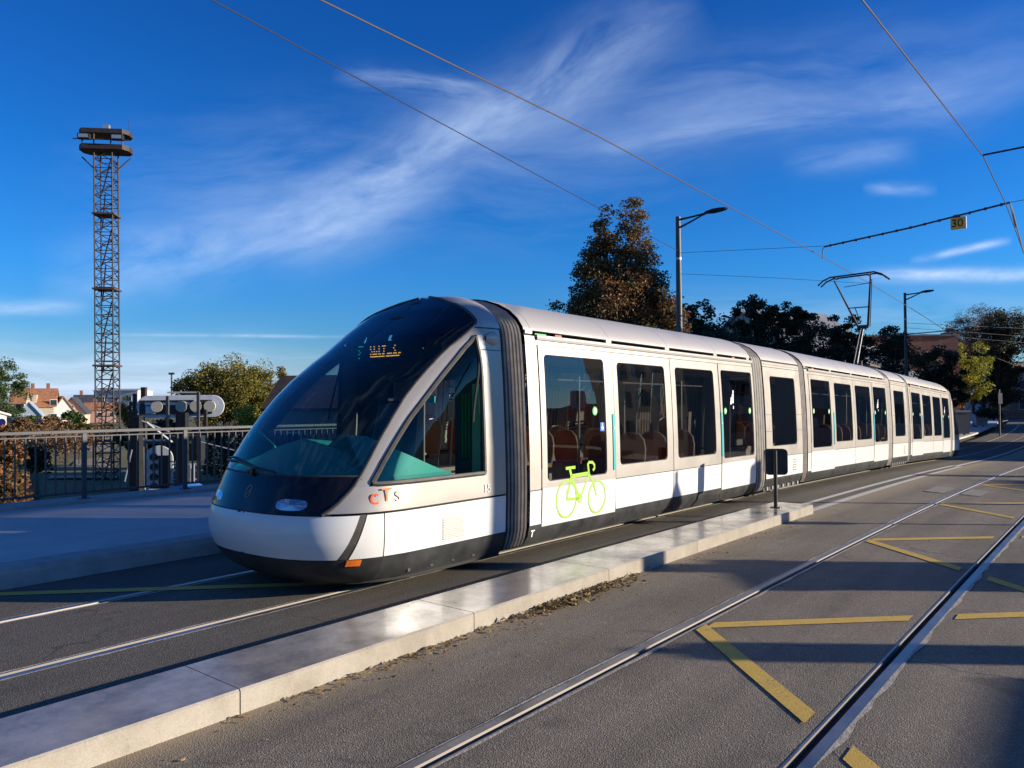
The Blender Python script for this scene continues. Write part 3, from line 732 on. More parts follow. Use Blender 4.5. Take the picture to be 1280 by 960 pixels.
b.prism([(5.55, -.42, .95), (5.45, -.42, 1.15), (5.62, -.42, 1.75), (5.72, -.42, 1.78), (5.78, -.42, 1.7), (5.7, -.42, .95)], (0, 0, 0), (0, .48, 0)); b.lohi((5.1, -.42, .85), (5.7, .06, .97)); b.build('driver_seat', None, tram, XC, bevel=.03)
b = MB().use(M['cream'])
b.lohi((6.14, -.98, 1.0), (6.17, -.86, 1.95))
b.use(M['green']); 
for k in range(3): b.lohi((6.14, -.82+k*.05, 1.15), (6.17, -.81+k*.05, 1.85))
b.build('cab_panel', None, tram, XC)
b = MB().use(M['red']); b.lohi((6.14, .12, 1.50), (6.16, .26, 1.62)); b.build('warning_label', None, tram, XC)
b = MB().use(M['tealdash']); b.lohi((6.1, -.32, 1.75), (6.15, -.16, 1.82)); b.build('cab_label', None, tram, XC)
# LED destination display behind the glass
b = MB().use(M['blackmetal'])
disp_s = 5.62
b.lohi((disp_s+.012, -.62, 2.22), (disp_s+.06, .52, 2.42)); bo = b.build('destination_display', None, tram, XC)
b = MB().use(M['ledg'])
def led(px, py): b.box((disp_s+.006, px, py), (.006, .010, .010))
F7 = {'F': ["1111", "1000", "1000", "1110", "1000", "1000", "1000"]}
for r_, row in enumerate(F7['F']):
    for c_, ch in enumerate(row):
        if ch == '1' and (r_+c_) % 2 == 0 or r_ == 0: led(.40-c_*.022, 2.385-r_*.022)
b.use(M['ledo'])
word = ["1001000100111000000010000", "1001000100010000000100000", "0101010100010000000010000", "1011110110110011110111011", "1111111111110111111111110"]
for r_, row in enumerate(word):
    for c_, ch in enumerate(row):
        if ch == '1': led(.20-c_*.020, 2.375-r_*.028)
b.build('display_dots', None, bo, XC)
# nothing else in front: body bellows
def section(zs_off=0., inset=0., n=None, zlo=.16):
    zz = [zlo, .25, .36, .6, .8, 1.2, 1.6, 2.0, 2.4, 2.52, 2.6, 2.7, 2.8, 2.88, 2.94, 2.97]
    L_ = [(-(hw(z)-inset), z-(inset*.8 if z > 2.6 else 0)) for z in zz]
    return L_+[(0, 2.985-inset)]+[(-y, z) for y, z in L_[::-1]]
def bellows(a, b, xf, ridges=6):
    mb = MB(); n = ridges*4
    for i in range(n):
        xa = a+(b-a)*i/n; xb = a+(b-a)*(i+1)/n
        ia = .010+.028*(.5-.5*math.cos(2*math.pi*i/4)); ib = .010+.028*(.5-.5*math.cos(2*math.pi*(i+1)/4))
        mb.use(M['bellows'] if i % 4 in (0, 3) else M['rubber'])
        mb.grid([[(xa, y, z) for y, z in section(inset=ia)], [(xb, y, z) for y, z in section(inset=ib)]])
    return mb.build('bellows', None, tram, xf)
bellows(6.32, 6.68, xf_at(6.4))
# --- side panels with window openings
def wall_pt(s, z, side, off=0.): return (s, side*(hw(z)+off), z)
def rrect(a, b, z0, z1, r, n=6):
    out = []
    for cx, cz, a0 in ((b-r, z1-r, 0), (a+r, z1-r, 90), (a+r, z0+r, 180), (b-r, z0+r, 270)):
        for k in range(n+1):
            an = R(a0+90*k/n); out.append((cx+r*math.cos(an), cz+r*math.sin(an)))
    # subdivide the straight runs
    res = []
    for i, p in enumerate(out):
        qn = out[(i+1) % len(out)]; res.append(p)
        d = math.hypot(qn[0]-p[0], qn[1]-p[1]); k = int(d/.22)
        for j in range(1, k+1): res.append((p[0]+(qn[0]-p[0])*j/(k+1), p[1]+(qn[1]-p[1])*j/(k+1)))
    return res
def holed(mb, a, b, z0, z1, hole, side, off=0., depth=.02):
    """panel a..b x z0..z1 with a rounded hole; ring of quads out to the rectangle"""
    ha, hb, hz0, hz1, r = hole; inner = rrect(ha, hb, hz0, hz1, r)
    cx, cz = (ha+hb)/2, (hz0+hz1)/2; outer = []
    for (x, z) in inner:
        tx = (b-cx)/(x-cx) if x > cx+1e-6 else ((a-cx)/(x-cx) if x < cx-1e-6 else 1e9)
        if abs(x-ha) < 1e-4 or abs(x-hb) < 1e-4: p = (a if x < cx else b, z)
        elif abs(z-hz0) < 1e-4 or abs(z-hz1) < 1e-4: p = (x, z0 if z < cz else z1)
        else: p = (a if x < cx else b, z0 if z < cz else z1)
        outer.append(p)
    n = len(inner)
    # corner points of the arcs: spread to the rectangle's corner
    i0 = len(mb.v)
    rings = [outer, [(o[0]+(i[0]-o[0])*.5, o[1]+(i[1]-o[1])*.5) for o, i in zip(outer, inner)], inner]
    for k, rg in enumerate(rings):
        for (x, z) in rg: mb.v.append(wall_pt(x, z, side, off))
    for (x, z) in inner: mb.v.append(wall_pt(x, z, side, off-depth))
    for k in range(3):
        for j in range(n):
            mb.f.append((i0+k*n+j, i0+k*n+(j+1) % n, i0+(k+1)*n+(j+1) % n, i0+(k+1)*n+j)); mb.mi.append(mb.cur)
    return inner
def paneg(mb, inner, side, off=-.016, grow=.01):
    """glass: strips between left and right edges of the opening"""
    xs = [p[0] for p in inner]; zs = [p[1] for p in inner]; a, b, z0, z1 = min(xs)-grow, max(xs)+grow, min(zs)-grow, max(zs)+grow
    mb.grid([[wall_pt(a+(b-a)*k/4, z, side, off) for k in range(5)] for z in zlist(z0, z1, .2)])
def ribbon(mb, pts, wd, closed=False):
    """flat stroke on the near wall; pts in (s, z)"""
    n = len(pts)
    rows = []
    for i in range(n):
        a = pts[(i-1) % n] if closed or i > 0 else pts[i]; c = pts[(i+1) % n] if closed or i < n-1 else pts[i]
        dx, dz = c[0]-a[0], c[1]-a[1]; L = math.hypot(dx, dz) or 1; nx, nz = -dz/L*wd/2, dx/L*wd/2
        p = pts[i]; rows.append([wall_pt(p[0]+nx, p[1]+nz, -1, .0095), wall_pt(p[0]-nx, p[1]-nz, -1, .0095)])
    if closed: rows.append(rows[0])
    mb.grid(rows)
def passenger(a, b, xf, first=False, last=False):
    L = b-a; k = L/6.62
    X = lambda u: a+u*k            # u measured on the first module, 0 = its front end
    uni = [('door', .24, 1.83, (.34, 1.62)), ('win', 1.84, 3.45, (1.95, 3.27)), ('win', 3.46, 5.13, (3.60, 4.94)), ('door', 5.14, 6.60, (5.22, 6.52))]
    for sd in (-1, 1):
        post = MB().use(M['silver']); post.grid([[wall_pt(x, z, sd) for x in (X(.02), X(.225))] for z in zlist(.76, 2.44, .2)])
        post.use(M['white']); post.grid([[wall_pt(x, z, sd, .004) for x in (X(.02), X(.225))] for z in zlist(.37, .75, .2)])
        post.build('end_panel', None, tram, xf, smooth=True)
        for kind, u0, u1, (g0, g1) in uni:
            x0, x1 = X(u0)+.004, X(u1)-.004; h0, h1 = X(g0), X(g1)
            if kind == 'door':
                d = MB().use(M['silver']); inner = holed(d, x0, x1, .765, 2.40, (h0, h1, .84, 2.30, .06), sd, .006)
                d.use(M['white']); d.grid([[wall_pt(x, z, sd, .006) for x in arange(x0, x1, 2)] for z in arange(.335, .765, 3)])
                do = d.build('door', None, tram, xf, smooth=True)
                g = MB().use(M['glass']); paneg(g, inner, sd, -.006); g.build('door_glass', None, do, xf)
                s_ = MB().use(M['rubber']); s_.tube([wall_pt(x, z, sd, -.004) for x, z in inner]+[wall_pt(*inner[0], sd, -.004)], .009, 4, False); s_.build('door_seal', None, do, xf)
                hx = X(u1)-.035 if u0 < 1 else X(u0)+.02
                hd = MB().use(M['teal']); hd.grid([[wall_pt(hx+dx, z, sd, .016) for dx in (-.03, .03)] for z in arange(.88, 1.60, 4)])
                for dx in (-.03, .03): hd.grid([[wall_pt(hx+dx, z, sd, .016), wall_pt(hx+dx, z, sd, .0)] for z in arange(.88, 1.60, 4)])
                hd.use(M['plainwhite']); hd.box((hx, sd*(hw(1.42)+.019), 1.42), (.018, .006, .03)); hd.build('door_handle', None, do, xf)
                if sd == -1:
                    st = MB()
                    stk = [(X(g0)+.12, 1.62), (X(g1)-.14, 1.62)] if u0 > 1 or not first else [(8.08, 1.64)]
                    for (sx_, sz_) in stk:
                        c = Vector(wall_pt(sx_, sz_, sd, -.002)); st.use(M['green']); st.disc(c, (0, -1, 0), .055, .003); st.use(M['cream']); st.disc(c+Vector((0, -.0035, 0)), (0, -1, 0), .036, .003)
                    if u0 > 1:
                        st.use(M['plainwhite'])
                        for (dx, dz, w_, h_) in ((0, 0, .12, .10), (.05, .09, .04, .16), (.01, .05, .03, .1), (-.05, -.04, .05, .06), (.04, -.12, .03, .05)):
                            st.box(Vector(wall_pt(X(g0)+.42+dx, 1.80+dz, sd, -.001)), (w_, .003, h_))
                    elif first:
                        c = Vector(wall_pt(8.24, 1.44, sd, -.002)); st.use(M['blue']); st.box(c, (.09, .003, .11)); st.use(M['plainwhite']); st.disc(c+Vector((0, -.002, -.015)), (0, -1, 0), .025, .003, 12); st.box(c+Vector((-.005, -.004, .025)), (.012, .003, .045))
                    st.build('door_sticker', None, do, xf)
            else:
                d = MB().use(M['silver']); inner = holed(d, x0, x1, .765, 2.40, (h0, h1, .93, 2.28, .07), sd)
                po = d.build('window_panel', None, tram, xf, smooth=True)
                g = MB().use(M['glass']); paneg(g, inner, sd); g.build('window_glass', None, po, xf)
                s_ = MB().use(M['rubber']); s_.tube([wall_pt(x, z, sd, -.012) for x, z in inner]+[wall_pt(*inner[0], sd, -.012)], .009, 4, False); s_.build('window_seal', None, po, xf)
                d = MB().use(M['white']); d.grid([[wall_pt(x, z, sd) for x in arange(x0, x1, 2)] for z in arange(.37, .755, 3)]); d.build('lower_panel', None, tram, xf, smooth=True)
        # header, gutter, clips, skirt, dark backing in the joints
        h = MB().use(M['silver']); h.grid([[wall_pt(x, z, sd) for x in arange(a+.02, b-.02, 8)] for z in (2.408, 2.46, 2.50)]); h.build('header_panel', None, tram, xf, smooth=True)
        h = MB().use(M['gutter']); h.grid([[(x, sd*y, z) for (y, z) in ((1.12, 2.455), (1.145, 2.462), (1.15, 2.49), (1.15, 2.515), (1.10, 2.525), (1.06, 2.525))] for x in arange(a+.22*k, b-.03, 6)]); h.build('gutter', None, tram, xf)
        h = MB().use(M['silver'])
        for u in (.12, 1.83, 3.45, 5.13, 6.5): h.box((X(u), sd*1.085, 2.552), (.13, .03, .05))
        h.use(M['seam']); h.box(((a+b)/2, sd*1.0, 2.545), (L-.1, .02, .075))
        if sd == -1:
            h.use(M['green']); h.box((X(.42), sd*1.03, 2.545), (.22, .03, .022)); h.use(M['red']); h.box((X(.75), sd*1.05, 2.548), (.13, .03, .03)); h.box((X(5.95), sd*1.05, 2.545), (.11, .03, .03))
        h.build('roof_clip', None, tram, xf)
        h = MB().use(M['skirt'])
        h.grid([[wall_pt(x, z, sd, -.002 if z > .2 else -.02) for x in arange(a+.02, b-.02, 12)] for z in (.14, .17, .25, .33, .366)])
        h.build('side_skirt', None, tram, xf, smooth=True)
        h = MB().use(M['seam'])
        for z0, z1 in ((.325, .385), (.74, .775), (2.39, 2.41)): h.grid([[wall_pt(x, z, sd, -.008) for x in arange(a+.02, b-.02, 6)] for z in (z0, z1)])
        for u in (.232, 1.835, 3.455, 5.135, 6.60):
            h.grid([[wall_pt(X(u)+dx, z, sd, -.008) for dx in (-.014, .014)] for z in zlist(.33, 2.45, .2)])
        for u in (1.835, 3.455, 5.135): h.box((X(u), sd*(hw(.25)-.0), .26), (.01, .008, .17))
        h.build('joint_backing', None, tram, xf)
    rf = MB().use(M['silver2'])
    sec = [(-y, z) for y, z in [(hw(z), z) for z in (2.568, 2.6, 2.65, 2.7, 2.75, 2.8, 2.84, 2.88, 2.91, 2.94, 2.97)]]
    sec = sec+[(0, 2.985)]+[(-y, z) for y, z in sec[::-1]]
    cutsu = [0.02, .15, 1.83, 3.45, 5.13, 6.6]
    for c0, c1 in zip(cutsu, cutsu[1:]):
        rf.grid([[(x, y, z) for y, z in sec] for x in (X(c0)+.003, X(c1)-.003)])
    rf.use(M['seam']); rf.grid([[(x, y*.992, z-.008) for y, z in sec] for x in (a+.02, b-.02)])
    rf.build('roof', None, tram, xf, smooth=True)
    it = MB().use(M['floor_in']); it.lohi((a, -1.1, .34), (b, 1.1, .38)); it.use(M['interior']); it.lohi((a+.05, -1.08, 2.36), (b-.05, 1.08, 2.40))
    it.lohi((a+.04, -1.1, .4), (a+.06, -.5, 2.36)); it.lohi((a+.04, .5, .4), (a+.06, 1.1, 2.36)); it.build('interior_floor', None, tram, xf)
    po = MB().use(M['galv'])
    for u in (1.95, 5.0):
        for y in (-.55, .55): po.tube([(X(u), y, .38), (X(u), y, 2.36)], .016, 8)
    for y in (-.5, .5): po.tube([(X(.8), y, 2.05), (X(5.9), y, 2.05)], .013, 6)
    if first:
        po.tube([(7.25, -.8, .38), (7.25, -.8, 1.55)], .012, 6); po.use(M['cream']); po.disc((7.25, -.82, 1.63), (0, -1, 0), .075, .01)
    po.build('grab_pole', None, tram, xf, smooth=True)
    # seats: curved shells in facing pairs along both walls
    for u, face in ((2.15, 1), (2.85, -1), (3.55, 1), (4.4, -1)):
        for y in (-.82, .78):
            s_ = MB(); mm = M['seat_tan'] if face < 0 else M['seat_or']
            x = X(u); s_.use(mm)
            rows = []
            for z, dx, wd in ((.80, 0, .21), (.95, -.02, .23), (1.10, -.035, .23), (1.22, -.045, .20), (1.29, -.05, .13), (1.31, -.05, .03)):
                rows.append([(x+face*(dx+.05*(abs(c)/.23)**2*.6), y+c*wd/.23, z) for c in (-.23, -.15, -.05, .05, .15, .23)])
            s_.grid(rows); s_.grid([[(p[0]-face*.035, p[1], p[2]) for p in r] for r in rows])
            s_.use(M['cream']); s_.tube([Vector((r[0][0]-face*.017, r[0][1], r[0][2])) for r in rows]+[Vector((r[-1][0]-face*.017, r[-1][1], r[-1][2])) for r in rows[::-1]], .018, 6)
            s_.use(mm); s_.lohi((x, y-.22, .76), (x+face*.42, y+.22, .82)); s_.use(M['interior']); s_.lohi((x+face*.05, y-.12, .38), (x+face*.3, y+.12, .76))
            s_.build('passenger_seat', None, tram, xf, smooth=True)
    return X
passenger(6.70, 13.34, xf_at(10.), first=True)
passenger(16.12, 22.95, xf_at(19.6))
passenger(25.65, 32.35, xf_at(29.))
def short_module(a, b, xf):
    for sd in (-1, 1):
        d = MB().use(M['silver']); inner = holed(d, a+.03, b-.03, .765, 2.44, (a+.34, b-.36, .96, 2.28, .07), sd)
        po = d.build('window_panel', None, tram, xf, smooth=True)
        g = MB().use(M['glass']); paneg(g, inner, sd); g.build('window_glass', None, po, xf)
        s_ = MB().use(M['rubber']); s_.tube([wall_pt(x, z, sd, -.012) for x, z in inner]+[wall_pt(*inner[0], sd, -.012)], .009, 4, False); s_.build('window_seal', None, po, xf)
        d = MB().use(M['white']); d.grid([[wall_pt(x, z, sd) for x in arange(a+.03, b-.03, 2)] for z in arange(.37, .755, 3)])
        d.use(M['gutter'])
        for i in range(5):
            for j in range(2): d.box((b-.55+j*.09, sd*1.2, .46+i*.05), (.07, .012, .022))
        d.build('lower_panel', None, tram, xf, smooth=True)
        d = MB().use(M['silver']); d.grid([[wall_pt(x, z, sd) for x in (a+.03, b-.03)] for z in (2.45, 2.5, 2.54)]); d.box(((a+b)/2, sd*1.10, 2.50), (b-a-.2, .05, .03)); d.use(M['seam'])
        d.grid([[wall_pt(x, z, sd, -.01) for x in (a+.02, b-.02)] for z in (2.43, 2.6)]); d.grid([[wall_pt(x, z, sd, -.01) for x in (a+.02, b-.02)] for z in (.74, .78)])
        for z0 in (1.24, 1.55):
            for xa, xb in ((a+.03, a+.33), (b-.35, b-.03)): d.grid([[wall_pt(x, z, sd, .001) for x in (xa, xb)] for z in (z0, z0+.006)])
        d.build('header_panel', None, tram, xf)
        d = MB().use(M['skirt']); d.grid([[wall_pt(x, z, sd, -.004 if z > .25 else -.02) for x in arange(a+.02, b-.02, 4)] for z in (.20, .25, .33, .368)])
        d.box(((a+b)/2, sd*1.08, .19), (b-a-.1, .08, .12)); d.use(M['gutter'])
        for i in range(7): d.box((a+.2+i*(b-a-.4)/6, sd*1.13, .18), (.05, .03, .06))
        d.build('bogie_cover', None, tram, xf)
    rf = MB().use(M['silver2']); sec = [(-hw(z), z) for z in (2.575, 2.6, 2.65, 2.7, 2.75, 2.8, 2.84, 2.88, 2.91, 2.94, 2.97)]; sec = sec+[(0, 2.985)]+[(-y, z) for y, z in sec[::-1]]
    rf.grid([[(x, y, z) for y, z in sec] for x in (a+.02, b-.02)]); rf.use(M['seam']); rf.grid([[(x, y*.99, z-.01) for y, z in sec] for x in (a+.02, b-.02)]); rf.build('roof', None, tram, xf, smooth=True)
    it = MB().use(M['floor_in']); it.lohi((a, -1.1, .34), (b, 1.1, .42)); it.use(M['interior']); it.lohi((a, -1.08, 2.36), (b, 1.08, 2.40)); it.build('interior_floor', None, tram, xf)
XI1 = xf_at(14.8); XI2 = xf_at(24.4)
bellows(13.36, 13.79, xf_at(13.6), 4); short_module(13.8, 15.86, XI1); bellows(15.87, 16.12, xf_at(16.), 3)
bellows(22.97, 23.42, xf_at(23.2), 4); short_module(23.43, 25.38, XI2); bellows(25.39, 25.65, xf_at(25.5), 3)
# tail cab: the same nose mirrored
XT = xf_at(34.); XTm = XT @ Matrix(((-1, 0, 0, 32.72+6.32), (0, 1, 0, 0), (0, 0, 1, 0), (0, 0, 0, 1)))
bellows(32.37, 32.70, XT, 4)
for nm, fn in (('nose_mask', lambda b: b.use(M['black']).grid(front_rows(zlist(.765, ZM, .06), E_))),
               ('windshield', lambda b: b.use(M['black']).grid(front_rows(zlist(ZM, 2.978, .06), E_))),
               ('bumper', lambda b: b.use(M['white']).grid(front_rows(zlist(.37, .76, .06), lambda z: 4.6))),
               ('nose_skirt', lambda b: b.use(M['skirt']).grid(front_rows(zlist(.12, .362, .06), lambda z: 4.6)))):
    b = MB(); fn(b); b.build(nm, None, tram, XTm, smooth=True)
for sd in (-1, 1):
    b = MB().use(M['silver']); b.grid(side_rows(zlist(.765, 2.978, .06), E_, lambda z: max(5.0, I_(z)), sd, 4)); b.grid(side_rows(zlist(.765, 2.978, .06), lambda z: max(5.9, I_(z)), lambda z: 6.32, sd, 3)); b.grid(side_rows([.765, .96], lambda z: 5., lambda z: 6.32, sd, 3)); b.build('cab_shell', None, tram, XTm, smooth=True)
    b = MB().use(M['black']); b.grid(side_rows(zlist(.95, 2.46, .06), lambda z: max(5.0, I_(z)), lambda z: max(5.9, I_(z)), sd, 4, -.004)); b.build('cab_window', None, tram, XTm, smooth=True)
    b = MB().use(M['white']); b.grid(side_rows([.37, .76], lambda z: 4.6, lambda z: 6.32, sd, 4)); b.use(M['skirt']); b.grid(side_rows([.14, .365], lambda z: 4.6, lambda z: 6.32, sd, 4)); b.build('lower_panel', None, tram, XTm, smooth=True)
# underframe keeps daylight from passing below the floor
for (a, b_, xf) in ((5.0, 6.3, XC), (6.7, 13.3, xf_at(10.)), (13.8, 15.8, XI1), (16.1, 22.9, xf_at(19.6)), (23.4, 25.4, XI2), (25.7, 32.3, xf_at(29.)), (32.8, 34.8, XT)):
    u = MB().use(M['skirt']); u.lohi((a, -.95, .14), (b_, .95, .33)); u.build('underframe', None, tram, xf)
for s_, xf in ((5.3, XC), (14.3, XI1), (15.4, XI1), (23.9, XI2), (24.9, XI2)):
    u = MB().use(M['darkrust'])
    for y in (-.75, .75): u.tube([(s_, y-.06, .30), (s_, y+.06, .30)], .29, 20)
    u.build('wheelset', None, tram, xf, smooth=True)
# vent grille, lettering, number, lime bicycle
b = MB()
for i in range(13):
    z = .425+i*.0165; b.use(M['gutter']); b.box((5.49, -1.203, z), (.30, .014, .005))
b.build('vent_grille', None, tram, XC)
def side_mat(s, z, off=.010, rot=0.):      # text plane on the near side: reads left to right as s grows
    h_ = hs(z, s); tgt = (hs(z, s+.03)-hs(z, s-.03))/.06
    ang = -math.atan(tgt)
    return XC @ Matrix.Translation((s, -(h_+off), z)) @ Matrix.Rotation(ang, 4, 'Z') @ Matrix.Rotation(R(90), 4, 'X') @ Matrix.Rotation(rot, 4, 'Z')
M['letter1'] = mat('letter_red', (.80, .10, .02), .5); M['letter2'] = mat('letter_orange', (.80, .22, .06), .5); M['letter3'] = mat('letter_pale', (.85, .55, .38), .5)
text_mesh('c', .21, M['letter1'], 'lettering', tram, side_mat(4.53, .905)); text_mesh('T', .17, M['letter2'], 'lettering', tram, side_mat(4.645, .915)); text_mesh('S', .13, M['letter3'], 'lettering', tram, side_mat(4.76, .895))
M['numgrey'] = mat('number_grey', (.55, .58, .60), .5)
text_mesh('15', .12, M['numgrey'], 'fleet_number', tram, side_mat(5.99, .855, .006))
b = MB().use(M['plainwhite'])
for c0, c1, z0, z1 in ((6.755, 6.825, .30, .315), (6.78, 6.80, .235, .30)): b.grid([[wall_pt(x, z, -1, .006) for x in (c0, c1)] for z in (z0, z1)])
b.build('jacking_mark', None, tram, xf_at(10.))
b = MB().use(M['lime'])
def ell(cx, cz, rx, rz, n=36, a0=0, a1=360): return [(cx+rx*math.cos(R(a0+(a1-a0)*k/n)), cz+rz*math.sin(R(a0+(a1-a0)*k/n))) for k in range(n+(0 if a1-a0 == 360 else 1))]
ribbon(b, ell(7.42, .605, .205, .215), .022, True); ribbon(b, ell(8.085, .57, .195, .195), .022, True)
rw = (7.42, .60); bb = (7.70, .585); sp_ = (7.515, .87); hd_ = (7.90, .865)
for pts_, w_ in (([rw, bb], .034), ([rw, sp_], .03), ([sp_, bb], .028), ([(7.51, .865), (7.90, .875)], .046), ([hd_, bb], .026), ([hd_, (8.0, .74), (8.07, .59)], .026), ([(7.52, .86), (7.48, .96)], .04), ([(7.40, .965), (7.60, .968)], .035),
                 ([(7.90, .86), (7.89, .90), (7.875, .99), (7.90, 1.01), (7.98, 1.005), (8.02, .97), (8.02, .93), (7.985, .905)], .034), (ell(7.70, .585, .04, .045), .022), ([(7.42, .67), (7.50, .80)], .02)):
    ribbon(b, pts_, w_)
b.build('bicycle_decal', None, tram, xf_at(10.), recalc=False)
# pantograph on the second short module
pg = MB().use(M['darkrust']); TP = XI2
pg.lohi((23.9, -.5, 3.02), (25.1, .5, 3.08)); pg.build('pantograph_base', None, tram, TP)
pg = MB().use(M['insul']); pg.tube([(24.35, 0, 3.08), (25.15, 0, 4.30)], [.042, .034], 8); pg.tube([(24.5, .12, 3.1), (25.2, .1, 4.2)], .018, 6)
pg.use(M['insul']); pg.tube([(25.15, -.16, 4.32), (25.15, .16, 4.32)], .055, 8)
pg.tube([(25.15, .14, 4.32), (24.1, .55, 5.66)], [.035, .022], 8); pg.tube([(25.15, -.14, 4.32), (24.1, -.48, 5.66)], [.035, .022], 8); pg.tube([(25.2, -.19, 4.32), (24.1, -.52, 5.60)], .012, 6)
pg.tube([(24.72, -.28, 4.87), (24.72, .30, 4.87)], .018, 6); pg.tube([(24.72, .12, 4.87), (25.05, .05, 4.45)], .016, 6)
pg.tube([(24.2, .3, 5.45), (24.2, -.3, 5.5), (24.2, -.48, 5.52)], .01, 5)
pg.build('pantograph_arm', None, tram, TP, smooth=True)
pg = MB().use(M['insul'])
for x in (23.92, 24.22):
    pg.tube([(x, .98, 5.52), (x, .82, 5.66), (x, .62, 5.74), (x, -.62, 5.78), (x, -.82, 5.70), (x, -.98, 5.56)], .024, 8)
pg.tube([(23.92, .5, 5.72), (24.22, .5, 5.72)], .03, 6); pg.tube([(23.92, -.45, 5.72), (24.22, -.45, 5.72)], .03, 6)
pg.build('pantograph_head', None, tram, TP, smooth=True)
eq = MB().use(M['rust'])
for x, y, l, h_ in ((23.7, -.3, .10, .16), (23.85, .2, .08, .20), (24.0, -.1, .07, .12), (25.2, -.35, .06, .24), (25.3, .1, .10, .12)): eq.tube([(x, y, 2.96), (x, y, 2.96+h_), (x, y, 3.0+h_)], [l/2, l/2.6, l/1.6], 8)
eq.use(M['silver2']); eq.prism([(25.36, -.7, 2.97), (26.9, -.7, 2.98), (26.9, -.7, 3.10), (25.36, -.7, 3.16)], (0, 0, 0), (0, 1.4, 0)) if False else None
eq.build('roof_equipment', None, tram, TP)
# ------------------------------------------------------------------ signal box post on the island
so = Vector((11.70, 4.26, zp(11.7)+.14))
sg = thing('signal_post', so, 'short black post with a rounded black box on top at the end of the kerb', 'signal post')
b = MB().use(M['blackmetal']); b.tube([so, so+Vector((0, 0, .88))], .030, 12); b.tube([so, so+Vector((0, 0, .012))], .085, 14); b.build('post', None, sg, smooth=True)
b = MB().use(M['blackmetal']); rr = [(x, z) for x, z in rrect(-.17, .17, .50, .90, .06)]
an = R(-57); ax = Vector((math.cos(an), math.sin(an), 0)); nx = Vector((-math.sin(an), math.cos(an), 0))
b.prism([so+ax*(x+.03)+Vector((0, 0, z)) for x, z in rr], nx*.03, nx*.15); b.build('signal_box', None, sg, bevel=.01)
# ------------------------------------------------------------------ railings
def railing(s0, s1, t, first_post, label, nm, sgn=1, zb=.235):
    root = thing(nm, Vector((s0, t, zp(s0)+zb)), label, 'railing')
    H = 1.07
    ss = arange(s0, s1, int((s1-s0)/1.0)+1)
    for nm_, z0, hh, wd in (('top_rail', H, .05, .075), ('upper_rail', H-.075, .025, .03), ('bottom_rail', .10, .035, .03)):
        tr = MB().use(M['polegrey'])
        for a, c in zip(ss, ss[1:]):
            p = Vector((a, t, zp(a)+zb+z0)); r2 = Vector((c, t, zp(c)+zb+z0)); d = r2-p
            rot = Matrix.Rotation(-math.atan2(d.z, d.x), 3, 'Y'); tr.box((p+r2)/2, (d.length+.002, wd, hh), rot=rot)
        tr.build(nm_, None, root, bevel=.006)
    s = first_post
    while s < s1:
        p = MB().use(M['polegrey']); p.box((s, t, zp(s)+zb+H/2-.02), (.07, .05, H)); p.box((s, t, zp(s)+zb+.006), (.16, .14, .012)); p.build('post', None, root, bevel=.004)
        s += 1.68
    bl = MB().use(M['polegrey']); s = first_post
    while s < s1:
        for k in range(1, 12):
            x = s+1.68*k/12
            if x < s1: bl.box((x, t, zp(x)+zb+.54), (.014, .042, .90))
        s += 1.68
    tag(bl.build('baluster', None, root), None, None, None, 'stuff') if False else bl.build('baluster_panel', None, root)
    return root
railing(-12, 46, TF, -12+.41, 'dark grey steel railing with vertical bars along the bridge edge behind the tram', 'bridge_railing')
railing(-12, 28, -10.6, -11.7, 'dark grey steel railing on the far side of the bridge, mirrored in the tram windows', 'bridge_railing', zb=.15)
